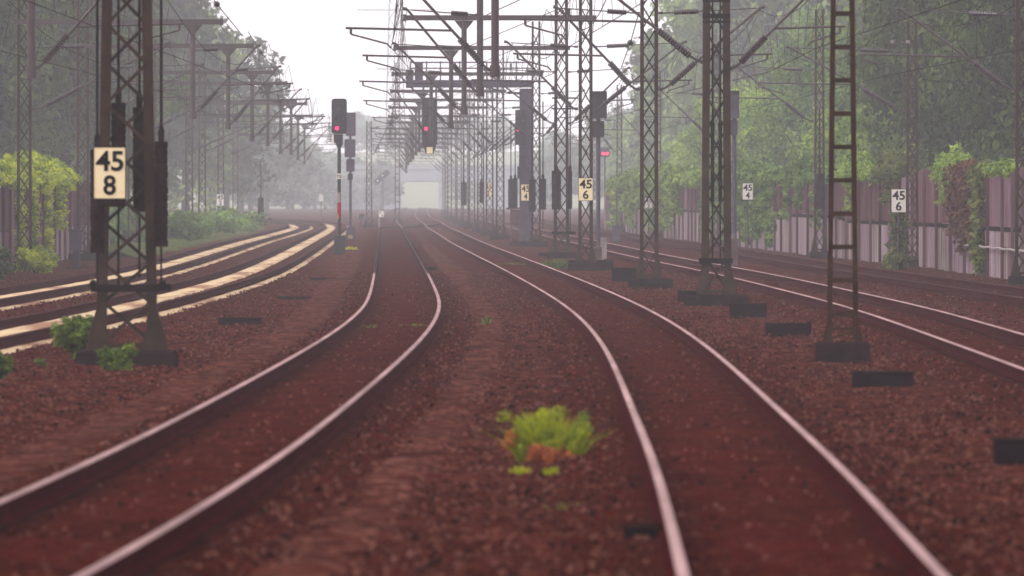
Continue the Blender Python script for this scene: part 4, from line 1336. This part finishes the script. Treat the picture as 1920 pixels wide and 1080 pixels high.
x, d = at(1028, 868)
blades('grass_tuft', x, d + .5, .46, .5, .50, 520, LF_GRASS, 'bright yellow-green leafy tuft in the ballast between the two middle tracks', leaves=54, lm=LF_GRASS)
bush('dry_weed', x - .03, d - .45, .25, .3, .15, 44, 34, .035, LF_DRY, 'rusty orange dried weed patch just before the bright green tuft', 'weed', clump=.06, stem=False)
bush('dry_weed', x - .33, d + .5, .09, .2, .30, 14, 40, .035, LF_DRY, 'orange dried stalks at the side of the bright green tuft', 'weed', clump=.05, stem=False)
for (px, py, w, h, lab) in ((973, 890, .11, .09, 'tiny yellow-green sprig beneath the orange weed patch, on the S-curve side'), (1036, 892, .10, .09, 'tiny yellow-green sprig beneath the middle of the orange weed patch'),
                            (1078, 850, .10, .12, 'small yellow-green sprig at the foot of the bright tuft'), (1115, 1072, .09, .08, 'lone yellow-green sprig near the lowest picture border'),
                            (1075, 955, .30, .06, 'thin faded green weed patch beyond the low dark rail box')):
    x, d = at(px, py)
    blades('sprig', x, d, w, .15, h, 60, LF_GRASS if py != 955 else LF_BUSH, lab, 'weed', 'small sprigs in the ballast', width=.009, leaves=6)
for (px, py, w, h, n, lab, m) in ((1042, 504, .75, .36, 500, 'green grass clump at the foot of the 45 6 sign mast', LF_BUSH), (960, 502, .9, .2, 260, 'low grass patch between the rails of the second middle track', LF_BUSH),
                                  (912, 612, .12, .24, 34, 'thin faded grass stalks between the two middle tracks', LF_VINE), (778, 622, .55, .16, 160, 'faint grass between the rails at the S-curve bend', LF_BUSH),
                                  (697, 624, .16, .18, 60, 'thin green stalk inside the bend of the S-curve', LF_BUSH), (655, 470, .5, .22, 120, 'pale grass at the foot of the grey pole signal', LF_GRASS)):
    x, d = at(px, py)
    blades('grass_tuft', x, d, w, .8, h, n, m, lab, width=.016)

# ivy mound and hanging strands on the fence
def ivy(name, fn, side, y0, y1, ztop, up, out, n, leaf, m, label, strands=(), per=30, clump=.28, cat='ivy', group=None, droop=2.6):
    ym = (y0 + y1) / 2
    root = thing(name, (fn(ym), ym, GZ), label, cat, group)
    cs = []
    for _ in range(n):
        f = RNG.uniform(0, 1); yy = y0 + (y1 - y0) * f
        edge = math.sin(math.pi * min(1, max(.06, f))) ** .5
        a = RNG.uniform(-.9, droop)
        cs.append((fn(yy) + side * (math.sin(a) * out * edge * RNG.uniform(.3, 1)), yy, ztop + math.cos(a) * up * edge * RNG.uniform(.2, 1)))
    for (ys, zl, dens, wid) in strands:
        z = ztop
        while z > zl:
            cs.append((fn(ys) + side * RNG.uniform(.12, .28), ys + RNG.normal(0, wid), z)); z -= dens * RNG.uniform(.6, 1.3)
    v, q, t = clump_leaves(cs, [clump * random.uniform(.55, 1.3) for _ in cs], per, leaf)
    v -= np.array([fn(ym), ym, GZ])
    v[:, 2] = np.maximum(v[:, 2], .01)
    np_mesh('foliage', v, q, m, tone=t, parent=root)
    return root


ivy('ivy', LW, 1, 345, 420, 2.75, .95, .8, 330, .13, LF_IVY, 'bright yellow-green ivy mound spilling over the top of the plank fence', droop=2.0,
    strands=[(366, -.1, .14, .2), (378, -.2, .12, .25), (390, .2, .09, .7), (402, 1.0, .12, .8)], per=34, clump=.24)
ivy('ivy', LW, 1, 300, 346, 2.6, .9, .8, 200, .13, LF_IVY, 'bright ivy continuing along the fence towards the picture edge', per=34, clump=.24)
x, d = at(72, 512); bush('fern_bush', x, d - 2, .85, 1.2, .8, 40, 50, .11, LF_IVY, 'bright fern-like plant on the ground at the fence foot', 'shrub', clump=.22)
x, d = at(-8, 528); bush('dark_shrub', x, d - 4, .7, 1.2, 1.1, 40, 50, .10, LF_DARK, 'dark shrub at the picture edge before the fence', 'shrub', clump=.22)
x, d = at(335, 464); bush('shrub', x - 1, d + 40, 1.2, 3.0, 1.7, 60, 60, .16, LF_MID, 'leafy bush beside the pale track right behind the tall weights', 'shrub', clump=.45)
x, d = at(235, 470); bush('shrub', x - 1, d + 30, 2.0, 4, 1.5, 60, 60, .15, LF_MID, 'low spreading bush seen through the legs of the 45 8 mast', 'shrub', clump=.4)
for (px, py, h_) in ((270, 462, 1.5), (380, 452, 1.2), (440, 444, 1.4), (210, 466, 1.8), (170, 470, 2.4)):
    x, d = at(px, py); bush('shrub', x - 2.5, d + 70, 2.4, 6, h_, 80, 60, .20, LF_MID if px != 210 else LF_DARK, 'hazy overgrown shrub on the verge of the curving tracks', 'shrub', 'hazy verge shrubs', clump=.55)

# creepers along the right wall
def wcreep(y0, y1, label, m, strands, n=120, up=.7, out=.7, leaf=.13, per=30, z=2.85, clump=.3):
    ivy('creeper', WALL, -1, y0, y1, z, up, out, n, leaf, m, label, strands, per=per, clump=clump, cat='creeper', droop=1.55)


wcreep(311, 324, 'bright green fern-like growth on the wall top by the picture edge', LF_LIGHT, [], 50, .4, .4, clump=.2)
wcreep(343, 357, 'yellow-green creeper crown above the reddish creeper on the wall', LF_LIGHT, [(348, 1.7, .16, .8), (353, 1.9, .16, .8)], 80, 1.0, .6, leaf=.10, clump=.24)
wcreep(333, 350, 'reddish creeper hanging deep down the wall', LF_RED, [(336, .6, .11, .9), (340, .3, .11, 1.0), (344, .9, .11, 1.0), (347, 1.4, .12, .8)], 50, .4, .5)
wcreep(327, 333, 'thin dark creeper strand hanging to the wall foot', LF_VINE, [(329, -.2, .08, .4), (331, .2, .10, .5)], 26, .4, .4, clump=.24)
wcreep(381, 393, 'olive creeper over the wall top above the white 45 6 sign', LF_VINE, [(386, 1.9, .12, .9)], 120, .9, .7)
wcreep(396, 418, 'light green creeper over the wall behind the rusty ladder mast', LF_LIGHT, [(411, 1.6, .14, .8)], 140, 1.0, .7)
wcreep(422, 470, 'hazy creeper along the wall top between the brown mast and the ladder mast', LF_MID, [(v, random.uniform(.9, 1.8), .16, 1.0) for v in (436, 452, 463)], 180, .9, .6, .16)
wcreep(475, 560, 'hazy green curtain of creepers around the white 45 4 sign', LF_MID, [(v, random.uniform(-.2, 1.2), .13, 2.0) for v in range(478, 558, 6)], 300, 1.0, .9, .18)
wcreep(562, 760, 'pale green creepers over the hazy far end of the wall', LF_LIGHT, [(v, random.uniform(-.2, 1.5), .2, 4.0) for v in range(600, 750, 16)], 320, 1.1, .9, .26, clump=.45)
# ivy on the sign post
root = thing('ivy_post', (px_x(1685, 356), 356.1, GZ), 'green ivy wrapped round the post of the white 45 6 sign', 'ivy')
cs = [(RNG.normal(0, .10), RNG.normal(0, .1), z) for z in np.linspace(.02, 2.05, 70)] + [(RNG.normal(-.1, .2), RNG.normal(0, .2), RNG.uniform(.05, .5)) for _ in range(25)]
v, q, t = clump_leaves(cs, [random.uniform(.12, .24) for _ in cs], 34, .10)
v[:, 1] += .25; v[:, 2] = np.maximum(v[:, 2], .01)
np_mesh('foliage', v, q, LF_VINE, tone=np.clip(t + .2, 0, 1), parent=root)

# grassy verge on the left and ground cover at the wall foot
strip('grass_verge', L2, 425, 860, [(-6.5, -.35), (-5.0, -.02), (-3.6, -.06), (-2.4, -.36)], 4, M_BANK, jitter=.5)

# ================================================================= bridge and far slope
y = 1900
br = thing('road_bridge', (X(790), y, GZ), 'faint concrete bridge crossing the tracks in the haze', 'bridge')
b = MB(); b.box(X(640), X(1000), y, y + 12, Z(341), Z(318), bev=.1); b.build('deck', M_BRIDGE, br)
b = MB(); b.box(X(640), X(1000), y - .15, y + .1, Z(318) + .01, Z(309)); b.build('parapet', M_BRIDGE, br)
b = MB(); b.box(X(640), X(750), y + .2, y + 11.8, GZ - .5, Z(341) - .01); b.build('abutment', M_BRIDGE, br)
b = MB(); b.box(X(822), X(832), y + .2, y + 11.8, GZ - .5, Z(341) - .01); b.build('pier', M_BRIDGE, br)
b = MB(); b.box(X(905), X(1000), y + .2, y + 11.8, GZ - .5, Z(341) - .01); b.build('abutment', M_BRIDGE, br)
# grassy slope beyond the bridge
V = []; Q = []
xs = np.linspace(-160, 160, 41); ys = np.linspace(1990, 2540, 24)
for yy in ys:
    f = (yy - 1990) / 550
    for xx in xs:
        V.append((xx, yy, GZ - .05 + 13 * f ** 1.3 + .4 * math.sin(xx * .2) * f))
n = len(xs); i = (np.arange(len(ys) - 1)[:, None] * n + np.arange(n - 1)[None, :]).ravel()
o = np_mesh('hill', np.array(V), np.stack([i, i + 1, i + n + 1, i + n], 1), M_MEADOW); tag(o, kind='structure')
for k, (px, d, s) in enumerate(((770, 2560, 1.0), (840, 2570, 1.1), (880, 2550, 1.0), (710, 2560, 1.1), (660, 2540, 1.2), (930, 2550, 1.1))):
    place(far_pale[0], far_pale[1], px_x(px, d), d, s, 'faintest tree on the slope seen past the bridge', G_F, z=11, sz=.7)

# ================================================================= air
HAZE_D = 0.00034
b = MB(); b.box(-1600, 1600, -60, 2700, -1.6, 66)
hz = b.build('haze', mat('dummy', (1, 1, 1, 1)))
m = bpy.data.materials.new('haze_air'); m.use_nodes = True
nt = m.node_tree; nt.nodes.clear()
out = nt.nodes.new('ShaderNodeOutputMaterial'); pv = nt.nodes.new('ShaderNodeVolumePrincipled')
pv.inputs['Density'].default_value = HAZE_D
pv.inputs['Color'].default_value = (.875, .905, .95, 1)
pv.inputs['Anisotropy'].default_value = 0.2
nt.links.new(pv.outputs[0], out.inputs['Volume'])
hz.data.materials.clear(); hz.data.materials.append(m)
tag(hz, kind='stuff')

# ================================================================= light
W = bpy.data.worlds.new('World'); SC.world = W; W.use_nodes = True
nt = W.node_tree; N = nt.nodes; L = nt.links
bg = N['Background']
sky = N.new('ShaderNodeTexSky'); sky.sky_type = 'NISHITA'; sky.sun_disc = False
ELEV, AZ = math.radians(36), math.radians(-108)
sky.sun_elevation = ELEV; sky.sun_rotation = AZ
sky.air_density = 1.0; sky.dust_density = 4.0; sky.ozone_density = 1.0
hs = N.new('ShaderNodeHueSaturation'); hs.inputs['Saturation'].default_value = 0.25
mx = N.new('ShaderNodeMix'); mx.data_type = 'RGBA'; mx.blend_type = 'MULTIPLY'; mx.inputs['Factor'].default_value = 1.0
mx.inputs['B'].default_value = (1.0, .965, .985, 1)
oc = N.new('ShaderNodeMix'); oc.data_type = 'RGBA'; oc.inputs['Factor'].default_value = 0.75   # even white overcast over the clear sky
oc.inputs['B'].default_value = (11.9, 11.4, 11.5, 1)
L.new(sky.outputs[0], hs.inputs['Color']); L.new(hs.outputs[0], oc.inputs['A']); L.new(oc.outputs['Result'], mx.inputs['A']); L.new(mx.outputs['Result'], bg.inputs['Color'])
bg.inputs['Strength'].default_value = 0.15

sl = bpy.data.lights.new('sun', 'SUN'); sl.energy = 1.5; sl.angle = math.radians(12); sl.color = (1.0, .955, .93)
so = bpy.data.objects.new('sun', sl); COL.objects.link(so)
dvec = Vector((math.cos(ELEV) * math.sin(AZ), math.cos(ELEV) * math.cos(AZ), math.sin(ELEV)))
so.rotation_euler = dvec.to_track_quat('Z', 'Y').to_euler()
so.location = (0, 100, 60)

# ================================================================= camera
cam = bpy.data.cameras.new('camera'); co = bpy.data.objects.new('camera', cam); COL.objects.link(co)
cam.sensor_width = 36; cam.sensor_fit = 'HORIZONTAL'; cam.lens = F / 1920 * 36
cam.shift_y = -(540 - 366) / 1920.0
co.location = (0, 0, CAM_H); co.rotation_euler = (math.radians(90), 0, 0)
cam.clip_start = 1; cam.clip_end = 20000
cam.dof.use_dof = True; cam.dof.focus_distance = 320; cam.dof.aperture_fstop = 6
SC.camera = co

SC.view_settings.view_transform = 'Standard'; SC.view_settings.look = 'None'
SC.view_settings.exposure = 0.14; SC.view_settings.gamma = 1.0
SC.render.engine = 'CYCLES'
SC.cycles.use_denoising = True
SC.cycles.max_bounces = 6; SC.cycles.transparent_max_bounces = 8; SC.cycles.volume_bounces = 2
for o in list(SC.objects):
    if '_w' in o: del o['_w']
